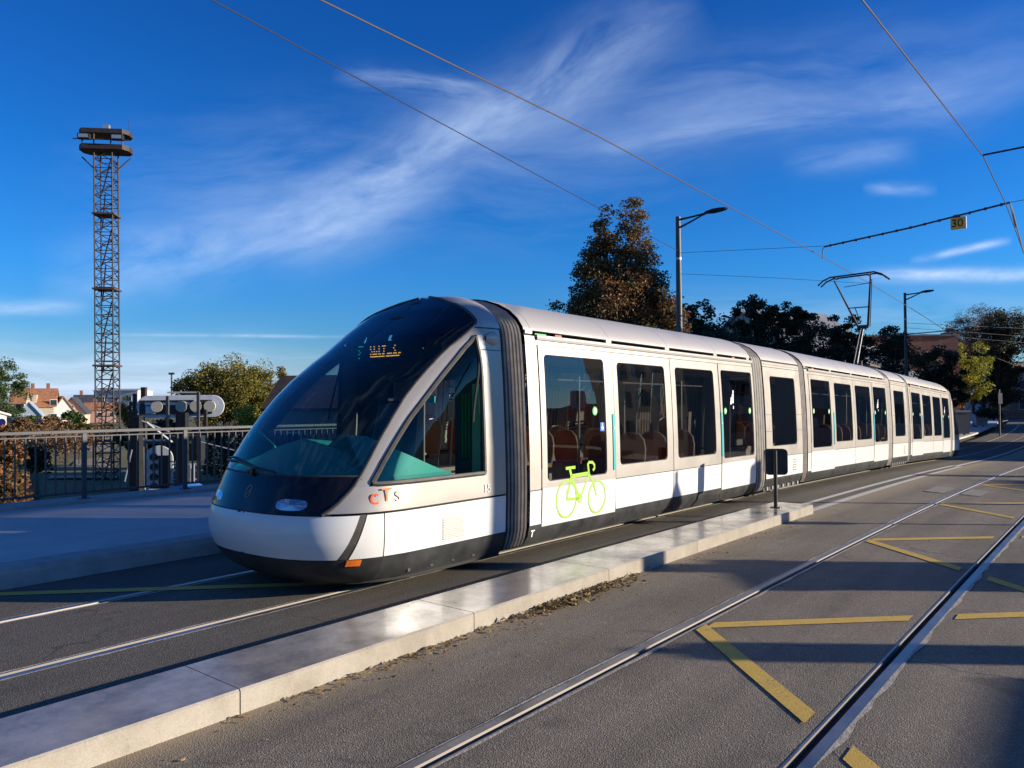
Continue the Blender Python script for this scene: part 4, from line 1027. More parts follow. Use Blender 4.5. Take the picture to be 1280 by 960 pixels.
# ------------------------------------------------------------------ lattice floodlight tower
def lattice(base, top, wd, label):
    base = Vector(base); H = top-base.z
    root = thing('lattice_tower', base, label, 'tower')
    rz = YAW-R(90)+R(8); rot = Matrix.Rotation(rz, 3, 'Z')
    lean = Vector((math.cos(rz), math.sin(rz), 0))*(-.006)
    def P(x, y, z): return base+rot @ Vector((x, y, 0))+Vector((0, 0, z))+lean*z
    L = MB().use(M['darkrust']); h = wd/2; nb = 40; dz = (H-1.6)/nb
    for x in (-h, h):
        for y in (-h, h): L.tube([P(x, y, 0), P(x, y, H-1.6)], .055, 5)
    c4 = [(-h, -h), (h, -h), (h, h), (-h, h)]
    for k in range(nb):
        z = k*dz
        for (x0, y0), (x1, y1) in zip(c4, c4[1:]+c4[:1]):
            L.tube([P(x0, y0, z), P(x1, y1, z)], .028, 4, False)
            if k % 2: L.tube([P(x0, y0, z), P(x1, y1, z+dz)], .028, 4, False)
            else: L.tube([P(x1, y1, z), P(x0, y0, z+dz)], .028, 4, False)
    # inner ladder zig-zag and hoops
    for k in range(10): L.tube([P(-h*.5, 0, k*H/10.8), P(h*.5 if k % 2 else -h*.2, .1, (k+1)*H/10.8)], .05, 4)
    for k in range(0, nb, 2): L.box(P(h+.06, 0, k*dz+.2), (.12, .1, .07), rz)
    L.build('lattice_frame', None, root)
    for z in (5.3, 10.5, 15.8, 21.0):
        p = MB().use(M['rust']); p.box(P(0, 0, z), (wd+.28, wd+.28, .12), rz); p.box(P(0, -wd/2, z+.3), (wd+.1, .04, .04), rz); p.build('rest_platform', None, root)
    for z, hh, sx in ((H-1.45, .34, 2.05), (H-.35, .30, 2.05)):
        p = MB().use(M['darkrust'])
        poly = [P(x*sx*.80, y*.8, z) for x, y in ((-1, -.45), (-.8, -1), (.8, -1), (1, -.45), (1, .45), (.8, 1), (-.8, 1), (-1, .45))]
        p.prism(poly, (0, 0, -hh/2), (0, 0, hh/2)); p.build('platform', None, root)
    p = MB().use(M['rust'])
    for x in (-1.3, -.55, .55, 1.3): p.tube([P(x, -.7, H-1.6), P(x, -.7, H-.4)], .05, 5)
    p.tube([P(-1.8, -1, H-1.05), P(1.8, -1, H-1.05)], .035, 4)
    for sx_ in (-1, 1): p.tube([P(sx_*h, 0, H-3.0), P(sx_*1.6, 0, H-2.0)], .05, 5)
    p.tube([P(1.5, 0, H-.2), P(1.5, 0, H+.7)], .02, 4); p.build('platform_frame', None, root)
    for x in (-1.1, 1.05):
        p = MB().use(M['blackmetal']); p.box(P(x, -.9, H-.85), (.75, .4, .35), rz); p.use(M['galv']); p.box(P(x, -1.11, H-.85), (.6, .02, .24), rz); p.build('floodlight', None, root)
    p = MB().use(M['galv']); p.box(P(.1, -.2, H+.05), (.4, .3, .35), rz); p.build('beacon_box', None, root)
tb = at(135.5, 600, 60); lattice((tb.x, tb.y, -6.3), at(131, 161, 60).z, 1.16, 'tall rusty lattice floodlight tower with two stacked platforms at its top')
# ------------------------------------------------------------------ railway signals seen through the railing
def pill(c, L, Wd, th, vert, root, name, mtl):
    rz = YAW-R(90)+R(6); rot = Matrix.Rotation(rz, 3, 'Z'); b = MB().use(mtl); r_ = Wd/2*.98; pts = []
    for a in range(0, 181, 12): pts.append((L/2-r_+r_*math.cos(R(90-a)), r_*math.sin(R(90-a))))
    for a in range(0, 181, 12): pts.append((-L/2+r_-r_*math.cos(R(90-a)), -r_*math.sin(R(90-a))))
    if vert: pts = [(y, x) for x, y in pts]
    b.prism([c+rot @ Vector((x, 0, z)) for x, z in pts], rot @ Vector((0, -th/2, 0)), rot @ Vector((0, th/2, 0)))
    return b.build(name, None, root, bevel=.02), rot
gd = 30
gc = at(226, 508, gd)
sr = thing('railway_signal', (gc.x, gc.y, gc.z-.5), 'white pill shaped railway signal board lying flat with three round lamps', 'railway signal')
fr_, rot = pill(gc, 3.05, .82, .05, False, sr, 'signal_board', M['sigwhite'])
rb = MB().use(M['blackmetal']); rb.box(gc+rot @ Vector((-.15, -.05, -.02)), (2.5, .06, .50), rot=rot); rb.build('lamp_backing', None, sr)
for i, x in enumerate((-.62, .22, .72, 1.2)):
    rb = MB().use(M['lampdisc']); rb.disc(gc+rot @ Vector((x-.15, -.09, .0)), rot @ Vector((0, -1, 0)), .20, .1, 18); rb.build('signal_lamp', None, sr)
rb = MB().use(M['sigwhite']); rb.box(gc+rot @ Vector((-.25, -.1, .10)), (1.9, .04, .09), rot=rot); rb.box(gc+rot @ Vector((-1.0, -.1, -.12)), (.35, .04, .26), rot=rot); rb.box(gc+rot @ Vector((.55, -.12, .0)), (.12, .04, .5), rot=rot); rb.build('bracket', None, sr)
gc2 = at(199, 592, gd)
sr2 = thing('railway_signal', (gc2.x, gc2.y, gc2.z-.9), 'white upright pill shaped railway signal board low behind the railing', 'railway signal')
pill(gc2, 2.0, 1.0, .05, True, sr2, 'signal_board', M['sigwhite'])
rb = MB().use(M['blackmetal']); rb.box(gc2+rot @ Vector((.18, -.06, -.1)), (.34, .06, 1.5), rot=rot)
for z in (.6, .25, -.1, -.45): rb.disc(gc2+rot @ Vector((-.15, -.04, z)), rot @ Vector((0, -1, 0)), .13, .1, 16)
rb.build('signal_lamp_hoods', None, sr2)
def vpost(x, y0, y1, d, wd, nm, root, mtl, thick=None):
    a = at(x, y1, d); c = at(x, y0, d); b = MB().use(mtl)
    b.box((a.x, a.y, (a.z+c.z)/2), (wd, thick or wd, abs(c.z-a.z)), YAW-R(90)); return b.build(nm, None, root)
gb = at(200, 640, gd)
ga = thing('signal_gantry', (gb.x, gb.y, -6.2), 'dark steel signal gantry with posts, ladder and walkway beyond the railing', 'gantry')
vpost(171, 520, 760, gd-1, .30, 'post', ga, M['tarred']); vpost(180, 484, 760, gd+2, .17, 'post', ga, M['darkrust']); vpost(168.5, 492, 760, gd+4, .11, 'post', ga, M['darkrust'])
vpost(163, 502, 760, gd+6, .07, 'post', ga, M['darkrust']); vpost(228, 516, 760, gd-.6, .34, 'post', ga, M['tarred'], .3); vpost(209.5, 495, 534, gd-.5, .09, 'post', ga, M['polegrey']); vpost(248, 490, 612, gd-.5, .09, 'post', ga, M['polegrey']); vpost(257, 512, 534, gd-.5, .1, 'post', ga, M['darkrust'])
def pxtube(b, pts_, d, r_): b.tube([at(x, y, dd) for (x, y), dd in zip(pts_, d if isinstance(d, (list, tuple)) else [d]*len(pts_))], r_, 6)
b = MB().use(M['galv']); pxtube(b, [(209, 490.5), (249, 490.5)], gd-.5, .03); b.build('handrail', None, ga); b = MB().use(M['galv']); pxtube(b, [(215, 581), (246, 580)], gd-.5, .03); pxtube(b, [(215, 600), (246, 599)], gd-.5, .03); pxtube(b, [(238, 580), (238, 610)], gd-.5, .04); pxtube(b, [(242, 580), (242, 610)], gd-.5, .04)
pxtube(b, [(180, 545), (181, 612)], gd-.6, .035); pxtube(b, [(186, 612), (216, 612)], gd-.6, .03); b.build('handrail', None, ga)
b = MB().use(M['galv'])
pxtube(b, [(165, 562), (156, 602)], gd-2, .02); b.build('brace', None, ga); b = MB().use(M['galv']); pxtube(b, [(183, 528), (215, 553)], gd-1, .05); b.build('brace', None, ga); b = MB().use(M['galv']); pxtube(b, [(177, 526), (212, 540)], gd-1, .03); pxtube(b, [(250, 552), (305, 566)], gd-1, .02)
b.build('brace', None, ga)
b = MB().use(M['blackmetal']); p0 = at(205, 552, gd+1); b.box((p0.x, p0.y, p0.z), (2.4, 1.2, .10), YAW-R(90)); p0 = at(232, 560, gd+.5); b.box((p0.x, p0.y, p0.z), (1.2, .6, .9), YAW-R(90)); p0 = at(228, 615, gd); b.box((p0.x, p0.y, p0.z), (2.6, 1.4, .12), YAW-R(90)); b.build('walkway', None, ga)
b = MB().use(M['galv']); p0 = at(236, 594, gd-.4); b.box(p0, (.35, .2, .5), YAW-R(90)); b.build('relay_box', None, ga)
bgp = at(235, 612, gd-.8); b = MB().use(M['bluebag'])
rows = []
for i in range(7):
    f = i/6; row = []
    for k in range(16):
        a_ = 2*math.pi*k/16; r_ = math.sin(math.pi*(f*.86+.10))*(.55+.16*mnoise.noise(Vector((math.cos(a_)*2, math.sin(a_)*2, f*4))))
        row.append((bgp.x+math.cos(a_)*r_, bgp.y+math.sin(a_)*r_*.8, bgp.z-.15+.42*f+.05*mnoise.noise(Vector((k, f*3, 1.)))))
    rows.append(row)
b.grid(rows, True); tag(b.build('plastic_tarpaulin', None, None, smooth=True, loc=(bgp.x, bgp.y, bgp.z-.15)), 'crumpled blue plastic sheet lying on the signal gantry walkway', 'tarpaulin')
# ------------------------------------------------------------------ street lamps
def street_lamp(s, t, label, grp='street lamps behind the tram', H=7.5):
    z0 = zp(s)+.19; base = Vector((s, t, z0)); ro = thing('street_lamp', base, label, 'street lamp', grp)
    b = MB().use(M['polegrey']); b.tube([base, base+Vector((0, 0, 3.5)), base+Vector((0, 0, H))], [.115, .10, .075], 12); b.tube([base, base+Vector((0, 0, .03))], .2, 12)
    b.use(M['galv']); b.tube([base+Vector((0, 0, H-1.35)), base+Vector((0, 0, H-1.28))], .085, 12); b.build('pole', None, ro, smooth=True)
    # two arms reaching over the track
    b = MB().use(M['blackmetal']); hd_ = base+Vector((-.05, -1.05, H-.04))
    b.tube([base+Vector((0, 0, H-.10)), base+Vector((-.03, -.5, H-.08)), hd_], [.035, .03, .03], 8); b.tube([base+Vector((0, 0, H-.36)), base+Vector((-.03, -.4, H-.24)), base+Vector((-.05, -.8, H-.10)), hd_], [.035, .03, .025, .02], 8)
    b.build('arm', None, ro, smooth=True)
    b = MB().use(M['blackmetal']); rows = []
    for f, wd, hh in ((0, .03, .03), (.12, .10, .05), (.35, .15, .07), (.6, .15, .06), (.8, .10, .045), (.86, .02, .02)):
        c = hd_+Vector((0, .15-f*.85, .01+f*.03)); rows.append([(c.x+wd*math.cos(a_), c.y, c.z+hh*math.sin(a_)) for a_ in [2*math.pi*k/12 for k in range(12)]])
    b.grid(rows, True); b.build('lamp_head', None, ro, smooth=True)
    return ro
l1 = street_lamp(21.71, 10.84, 'nearer grey street lamp with a double arm beside the autumn tree', H=7.5)
l2 = copy_tree(l1, (52.5, 10.8, zp(52.5)+.15), 'farther street lamp in shade beyond the pantograph, before the brick building'); l2.scale = (1, 1, 1.26)
# ------------------------------------------------------------------ overhead wires
def cable(name, pts, r_, label, cat, m_=None, group=None, sag=0.):
    pp = []
    for a, c in zip(pts, pts[1:]):
        a = Vector(a); c = Vector(c)
        for k in range(6 if sag else 1):
            f = k/6 if sag else 0; p = a.lerp(c, f); p.z -= sag*4*f*(1-f); pp.append(p)
    pp.append(Vector(pts[-1])); b = MB().use(m_ or M['wire']); b.tube(pp, r_, 6)
    return tag(b.build(name, None, None, smooth=True, loc=tuple(pp[0])), label, cat, group)
WG = 'overhead wires above the tram tracks'
cable('contact_wire', [(-12, TL, 5.95), (0, TL+.05, 5.93), (10, TL, 5.85), (21.71, TL+.02, zp(21.7)+5.84), (26, TL, zp(26)+5.8), (34, TL+.1, zp(34)+5.8), (52, 7.1, zp(52)+5.9), (80, 7.6, zp(80)+5.9), (110, 9.7, zp(110)+5.9), (160, 15, zp(160)+5.9)], .0095, 'thick contact wire running from the top left over the tram to the pantograph', 'overhead wire', group=WG)
cable('contact_wire', [(-12, 2.3, 5.9), (7.97, 2.06, 5.80), (15.1, 1.86, 5.80), (19.3, 1.97, 5.78), (23.5, 2.05, zp(23.5)+5.78), (52, 2.7, zp(52)+5.9), (110, 5.3, zp(110)+5.9)], .0095, 'contact wire over the empty right hand track, crossing the top right of the sky', 'overhead wire', group=WG)
cable('feeder_cable', [(-12, 5.3, 6.35), (4.55, 8., 6.30), (13.5, 9.4, 6.24), (21.71, 10.84, 6.28)], .008, 'thin dark cable slanting from the top left to the nearer street lamp', 'overhead wire', M['insul'], WG)
cable('span_wire', [(21.71, 10.8, 6.22), (21.71, 6.45, 5.86)], .006, 'upper span wire from the nearer street lamp to the insulated rod', 'overhead wire', M['insul'], WG)
cable('span_wire', [(21.71, 10.75, 5.56), (23.5, 8.6, 5.42), (26.2, 6.4, zp(26.2)+5.80)], .006, 'lower span wire from the nearer street lamp to the contact wire by the pantograph', 'overhead wire', M['insul'], WG)
rod = thing('span_rod', (21.71, 6.4, 5.8), 'long dark insulated rod slung across the right track with a yellow number plate', 'overhead rod')
b = MB().use(M['insul']); pa = Vector((21.71, 6.45, 5.84)); pb = Vector((21.71, 2.15, 6.34)); b.tube([pa, pa.lerp(pb, .5)+Vector((0, 0, -.04)), pb], .024, 8)
for k in range(13): c = pa.lerp(pb, (k+.5)/13)+Vector((0, 0, -.04*4*((k+.5)/13)*(1-(k+.5)/13))); b.tube([c-Vector((0, .03, -.003)), c+Vector((0, .03, .003))], .037, 8)
b.build('rod', None, rod, smooth=True)
b = MB().use(M['galv']); b.tube([pa, pa+Vector((.1, .08, -.05)), pa+Vector((.12, .1, -.32))], .016, 6); b.build('clamp', None, rod, smooth=True); b = MB().use(M['galv']); b.tube([pb, pb+Vector((.25, -.02, -.1)), (23.5, 2.05, zp(23.5)+5.78)], .016, 6); b.tube([pb, pb+Vector((.9, -.02, -.45))], .014, 6); b.build('clamp', None, rod, smooth=True)
plt = thing('number_plate', (21.66, 3.24, 5.82), 'small yellow plate reading 30 hanging from the overhead rod', 'sign')
b = MB().use(M['signyellow']); b.box((21.68, 3.24, 6.0), (.03, .31, .30)); b.use(M['plainwhite']); b.box((21.70, 3.07, 6.0), (.05, .03, .30)); b.build('plate', None, plt)
text_mesh('30', .27, M['seam'], 'plate_lettering', plt, Matrix.Translation((21.662, 3.25, 5.995)) @ Matrix.Rotation(R(-90), 4, 'Z') @ Matrix.Rotation(R(90), 4, 'X'), .002)
b = MB().use(M['insul']); b.box((21.68, 3.24, 6.18), (.04, .14, .07)); b.build('plate_clip', None, plt)
cable('span_wire', [(21.71, 2.15, 6.34), (21.71, -9.5, 6.95)], .007, 'thin span wire leaving the top of the rod to the right edge', 'overhead wire', M['insul'], WG)
cable('pull_off_rod', [(15.1, 1.86, 5.82), (15.1, -9.5, 6.1)], .017, 'short dark pull-off rod reaching in from the right edge to the contact wire', 'overhead rod', M['insul'])
cable('span_wire', [(46, 10.8, zp(46)+6.3), (46, -9.5, zp(46)+7.0)], .03, 'thick dark span cable across the street over the distant trees', 'overhead wire', M['insul'], WG)
for k, (za, zb_, sb, lb) in enumerate(((9.0, 6.9, 80, 'highest'), (8.7, 6.6, 88, 'middle'), (8.4, 6.3, 96, 'lowest'))):
    cable('utility_line', [(52.5, 10.8, zp(52)+za-1.3), (sb, 6.5, zp(sb)+zb_+2.2), (sb+40, 3, 9)], .011, lb+' of the three thin lines strung from the farther street lamp to the right', 'overhead wire', M['insul'], WG)
# masts on the right carry the spans (outside the picture, their shadows fall across the road)
def mast(s, t, H, r_, label):
    ba = Vector((s, t, zp(s)+.14)); o = thing('catenary_mast', ba, label, 'mast', 'catenary masts on the right pavement')
    b = MB().use(M['polegrey']); b.tube([ba, ba+Vector((0, 0, H))], [r_, r_*.7], 14); b.tube([ba, ba+Vector((0, 0, .04))], r_*1.9, 14); b.build('pole', None, o, smooth=True)
    b = MB().use(M['blackmetal']); b.tube([ba+Vector((0, 0, H)), ba+Vector((0, 0, H+.12))], r_*.9, 14); b.tube([ba+Vector((0, 0, H*.86)), ba+Vector((0, 0, H*.86+.08))], r_*1.15, 14); b.build('collar', None, o, smooth=True)
def camxy(X, Y_): v = R0*X+Fh*Y_; return v.x, v.y     # metres right of / ahead of the photographer
for X_, Y_, H_, r_, lb in ((12.5, 7.55, 7.6, .23, 'thick grey mast beside the grey electrical cabinet'),):
    s, t = camxy(X_, Y_); mast(s, t, H_, r_, lb)
s, t = camxy(11.6, 7.35); cb = thing('electrical_cabinet', (s, t, zp(s)+.14), 'grey electrical cabinet on the right pavement', 'cabinet')
b = MB().use(M['polegrey']); b.box((s, t, zp(s)+.14+1.0), (.5, 1.3, 2.0), YAW-R(90)); b.build('body', None, cb, bevel=.02); b = MB().use(M['blackmetal']); b.box((s, t, zp(s)+2.17), (.6, 1.4, .06), YAW-R(90)); b.build('lid', None, cb)
def signpole(X, Y_, H, panels, label, r_=.04):
    s, t = camxy(X, Y_); z0 = zp(s)+.14; o = thing('sign_post', (s, t, z0), label, 'sign post', 'sign posts on the right pavement')
    b = MB().use(M['polegrey']); b.tube([(s, t, z0), (s, t, z0+H)], r_, 10); b.build('pole', None, o, smooth=True)
    for zc_, hh, wd, shape in panels:
        b = MB().use(M['galv']); f = Fh
        if shape == 'tri': b.prism([Vector((s, t, z0+zc_+hh/2)), Vector((s, t, z0+zc_-hh/2))+f*wd/2, Vector((s, t, z0+zc_-hh/2))-f*wd/2], R0*-.02, R0*.02)
        else: b.prism([Vector((s, t, z0))+f*x+Vector((0, 0, zc_+z)) for x, z in rrect(-wd/2, wd/2, -hh/2, hh/2, .1)], R0*-.03, R0*.03)
        b.build('sign_panel', None, o)
s, t = camxy(19.5, 19.5); cb = thing('shadow_cabinet', (s, t, zp(s)+.14), 'unseen box cabinet added farther along the right pavement for its low shadow', 'bin')  # unseen box, added so a short wide shadow crosses the road
b = MB().use(M['greybin']); b.box((s, t, zp(s)+.14+1.0), (.5, .6, 2.0), YAW-R(90)); b.build('body', None, cb, bevel=.03); b = MB().use(M['blackmetal']); b.box((s, t, zp(s)+2.17), (.56, .66, .06), YAW-R(90)); b.build('lid', None, cb)
signpole(9.6, 4.98, 1.95, [(1.50, .74, .42, 'r')], 'sign post with one rounded panel near the added wall', .07)
signpole(10.5, 10.85, 2.55, [(2.2, .55, .5, 'tri'), (1.5, .6, .28, 'r')], 'sign post with a triangular sign over a small plate')
signpole(13.5, 13.2, 2.9, [(2.5, .6, .5, 'r')], 'sign post with a rounded rectangular sign past the cabinet', .07)
lw = MB().use(M['concrete']); a_, c_ = camxy(10.6, 4.75)  # unseen wall added as shadow caster, height set by the corner shadow
s, t = 10.9, -7.4; lw.lohi((2.5, t-.3, zp(6)+.0), (11.6, t, zp(6)+2.31)); tag(lw.build('shadow_wall', None, None, loc=(7, t, zp(7))), 'unseen concrete wall added along the right pavement to cast the bottom right corner shadow', 'wall')
# ------------------------------------------------------------------ vegetation
def tree(name, label, cat, base, H, crown, mtl, n, leaf, trunk=.2, seed=1, group=None, clumps=40, squash=1., twig=False):
    """crown: list of (dx, dy, z, rx, rz) lobes in metres relative to the base"""
    rnd = random.Random(seed); base = Vector(base)
    ro = thing(name, base, label, cat, group)
    b = MB().use(M['bark']); top = H*.8
    pts_ = [base+Vector((rnd.uniform(-.15, .15)*k, rnd.uniform(-.15, .15)*k, top*k/4)) for k in range(5)]
    b.tube([base-Vector((0, 0, .3))]+pts_[1:], [trunk, trunk*.75, trunk*.55, trunk*.35, trunk*.12], 8)
    cl_ = []
    for k in range(clumps):
        dx, dy, z, rx, rz = rnd.choices(crown, [c[3]*c[4] for c in crown])[0]
        while True:
            v = Vector((rnd.uniform(-1, 1), rnd.uniform(-1, 1), rnd.uniform(-1, 1)))
            if v.length <= 1: break
        v = v*(.75+.25*v.length)
        cpos = base+Vector((dx+v.x*rx, dy+v.y*rx, z+v.z*rz)); cl_.append((cpos, rx))
    for cpos, rx in cl_[:int(len(cl_)*.55)]:
        st = pts_[min(4, max(1, int((cpos.z-base.z)/max(H, .1)*3)))]; mid = st.lerp(cpos, .55)+Vector((0, 0, -.1*rx))
        b.tube([st, mid, cpos], [trunk*.28, trunk*.16, trunk*.05], 5, False)
    b.build('trunk', None, ro)
    L = MB().use(mtl)
    per = max(1, n//clumps)
    for cpos, rx in cl_:
        cr = max(rx*rnd.uniform(.18, .42), .35); sq = rnd.uniform(.6, 1.)
        for _ in range(int(per*rnd.uniform(.6, 1.4))):
            v = Vector((rnd.gauss(0, 1), rnd.gauss(0, 1), rnd.gauss(0, 1))); v = v/v.length*cr*rnd.random()**.45; v.z *= sq
            p = cpos+v; a = Vector((rnd.uniform(-1, 1), rnd.uniform(-1, 1), rnd.uniform(-.7, .7))).normalized()
            c = a.cross(Vector((rnd.uniform(-1, 1), rnd.uniform(-1, 1), rnd.uniform(-1, 1)))).normalized(); z_ = leaf*rnd.uniform(.6, 1.3)
            if twig: L.face([p-a*z_*1.8, p-c*z_*.12, p+a*z_*1.8, p+c*z_*.12])
            else: L.face([p-a*z_, p-c*z_*.6, p+a*z_, p+c*z_*.6])
    L.build('crown', None, ro, recalc=False)
    return ro
# autumn tree by the street lamp (double crown)
b0 = at(770, 520, 31); tb_ = (b0.x, b0.y, -5.0)
def lobes(px_list, d, base):
    out = []
    for x, y, rx, rz in px_list:
        p = at(x, y, d); k = d/FPX/math.cos(math.atan((x-640)/FPX)) ; out.append((p.x-base[0], p.y-base[1], p.z-base[2], rx*k, rz*k))
    return out
tree('autumn_tree', 'tall double-topped autumn tree with rusty brown leaves left of the nearer street lamp', 'tree', tb_, 14, lobes([(753, 266, 6, 24), (752, 290, 12, 28), (748, 325, 22, 38), (789, 258, 8, 22), (790, 275, 16, 26), (792, 300, 26, 32), (803, 335, 34, 36), (795, 375, 44, 40), (742, 365, 32, 38), (728, 395, 42, 32), (712, 392, 24, 22), (780, 420, 66, 35), (768, 310, 34, 32), (768, 350, 50, 34), (774, 388, 62, 36), (735, 345, 22, 26), (815, 370, 26, 34)], 31, tb_), M['leaf_autumn'], 46000, .058, .2, 3, clumps=400)
def ptree(name, label, px_list, d, zb, mtl, n, leaf, seed, cat='tree', group='dark trees behind the tram', trunk=.2, clumps=60, twig=False, bx=None):
    x = bx or sum(p[0] for p in px_list)/len(px_list); b0 = at(x, 520, d); base = (b0.x, b0.y, zb)
    H = at(x, min(p[1]-p[3] for p in px_list), d).z-zb
    return tree(name, label, cat, base, H, lobes(px_list, d, base), mtl, n, leaf, trunk, seed, group, clumps, twig=twig)
ptree('small_autumn_tree', 'small reddish tree at the foot of the nearer street lamp', [(838, 400, 16, 34)], 30, -5, M['leaf_autumn'], 3200, .065, 9, group=None, clumps=22)
ptree('dark_tree', 'dark tree just right of the nearer street lamp', [(875, 405, 26, 26), (868, 430, 30, 30), (890, 425, 30, 20)], 44, -4, M['leaf_dark'], 8400, .085, 11)
ptree('dark_tree', 'tallest dark tree in front of the grey gabled roof', [(937, 395, 16, 28), (930, 420, 32, 28), (955, 400, 14, 24)], 46, -3, M['leaf_dark'], 10400, .085, 12)
ptree('dark_tree', 'dark tree whose tip covers the slope of the grey roof', [(980, 400, 18, 26), (992, 425, 32, 30), (1004, 405, 14, 18)], 47, -3, M['leaf_dark'], 10400, .085, 13)
ptree('dark_tree', 'dark tree behind the pantograph arm', [(1052, 422, 22, 24), (1040, 440, 35, 25), (1070, 430, 16, 22)], 50, -2, M['leaf_dark'], 8400, .085, 14)
ptree('dark_tree', 'low dark tree before the left end of the brick building', [(1115, 425, 15, 20), (1110, 455, 30, 30)], 58, -2, M['leaf_dark'], 8000, .09, 15)
ptree('dark_tree', 'dark bushy tree between the brick building and the yellow tree', [(1175, 465, 24, 26), (1160, 485, 28, 30), (1190, 480, 16, 30)], 62, -2, M['leaf_dark'], 9000, .10, 16)
ptree('dark_tree', 'low dark foliage over the roof of the nearest tram section', [(905, 440, 40, 20), (850, 430, 25, 20)], 42, -4, M['leaf_dark'], 7200, .085, 17)
ptree('dark_tree', 'low dark foliage between the pantograph and the grey roof', [(1010, 450, 40, 20), (1060, 460, 30, 18)], 48, -3, M['leaf_dark'], 7200, .085, 18)
ptree('yellow_tree', 'yellow-green tree lit by the sun beyond the tail of the tram', [(1203, 468, 24, 24), (1212, 452, 20, 18), (1202, 490, 15, 20), (1190, 478, 14, 16)], 78, -1.8, M['leaf_yellow'], 9000, .10, 21, group=None, clumps=60)
ptree('brown_tree', 'brown autumn tree rising behind the yellow-green tree', [(1210, 425, 25, 22), (1228, 440, 24, 24)], 92, -1.8, M['leaf_brown'], 8000, .10, 22, group=None)
ptree('bare_tree', 'nearly bare tree with fine twigs above the street', [(1225, 402, 24, 16), (1250, 408, 22, 16), (1208, 412, 16, 12)], 98, -1.8, M['leaf_bare'], 5200, .17, 23, group=None, twig=True, clumps=90, trunk=.35)
ptree('evergreen_tree', 'big dark evergreen overhanging the street at the right', [(1255, 435, 24, 32), (1245, 465, 24, 32), (1270, 425, 16, 22), (1236, 490, 18, 24), (1250, 495, 14, 14)], 90, -1.8, M['leaf_dark'], 22000, .12, 24, group=None, clumps=90)
ptree('street_tree', 'bare street tree standing right of the evergreen', [(1330, 430, 30, 40)], 95, -1.8, M['leaf_brown'], 2500, .15, 25, group=None)
# left side
ptree('conifer', 'dark green tree cut by the left edge of the picture', [(0, 478, 22, 20), (8, 498, 17, 26), (-15, 480, 24, 30)], 120, -4.5, M['leaf_green'], 12000, .13, 31, group=None, clumps=70)
ptree('olive_tree', 'large round olive-yellow tree behind the railway signals', [(270, 480, 32, 22), (300, 475, 36, 22), (250, 505, 28, 22), (320, 495, 34, 26), (285, 505, 45, 22), (235, 510, 14, 12), (295, 485, 48, 30), (340, 480, 20, 22), (240, 490, 20, 22)], 88, -5, M['leaf_olive'], 56000, .11, 32, group=None, clumps=260)
ptree('yellow_bush', 'pale yellow bush under the olive-yellow tree near the dark roof', [(308, 522, 14, 16), (322, 530, 14, 12)], 60, -5, M['leaf_yellow'], 2200, .10, 33, cat='bush', group=None)
ptree('olive_shrub', 'small olive tree beside the lattice tower', [(157, 512, 12, 12), (165, 522, 12, 10)], 95, -4.5, M['leaf_olive'], 2400, .14, 34, group=None)
SH = 'shrubs on the slope beyond the railing'
for i, (lb, px, d, zb, mk_, n) in enumerate([
    ('orange-leaved shrub at the left edge behind the railing', [(2, 592, 14, 34), (-4, 560, 14, 20), (6, 622, 18, 16)], 26, -6, 'leaf_red', 7200),
    ('long red hedge under the cream houses', [(75, 537, 26, 3.2), (115, 539, 20, 3), (50, 538, 22, 3)], 115, -5, 'leaf_red', 6500),
    ('rust red bush left of the white garden wall', [(65, 526, 6, 4.5), (59, 530, 7, 3.5)], 118, -5, 'leaf_red', 1600),
    ('yellow-green shrub left of the lattice tower', [(102, 532, 9, 9), (96, 538, 10, 7)], 100, -5.4, 'leaf_yellow', 2200),
    ('brown shrub in front of the parked car', [(27, 531, 7, 6)], 118, -5, 'leaf_brown', 1200),
    ('reddish undergrowth on the sunlit bank', [(60, 549, 44, 5), (100, 551, 14, 4)], 80, -5.6, 'leaf_brown', 5000),
    ('dark bramble in the shade below the bank', [(42, 572, 9, 9), (50, 580, 7, 6)], 40, -6.2, 'leaf_dark', 1500),
    ('round green bush in front of the cream house', [(40, 526, 8, 5)], 140, -4, 'leaf_green', 1600),
    ('dark green bush before the small gabled house', [(91, 520, 8, 5)], 150, -3.6, 'leaf_green', 1600),
    ('dark thicket behind the signal gantry', [(165, 545, 26, 16), (210, 545, 30, 14), (255, 550, 30, 16)], 52, -6, 'leaf_dark', 8000),
    ('dark thicket below the dark roofed house', [(320, 560, 36, 20), (290, 575, 36, 22)], 46, -6, 'leaf_dark', 7000)]):
    ptree('shrub', lb, px, d, zb, M[mk_], n, .045+d*.0011, 50+i, cat='shrub', group=SH, trunk=.06, clumps=50)
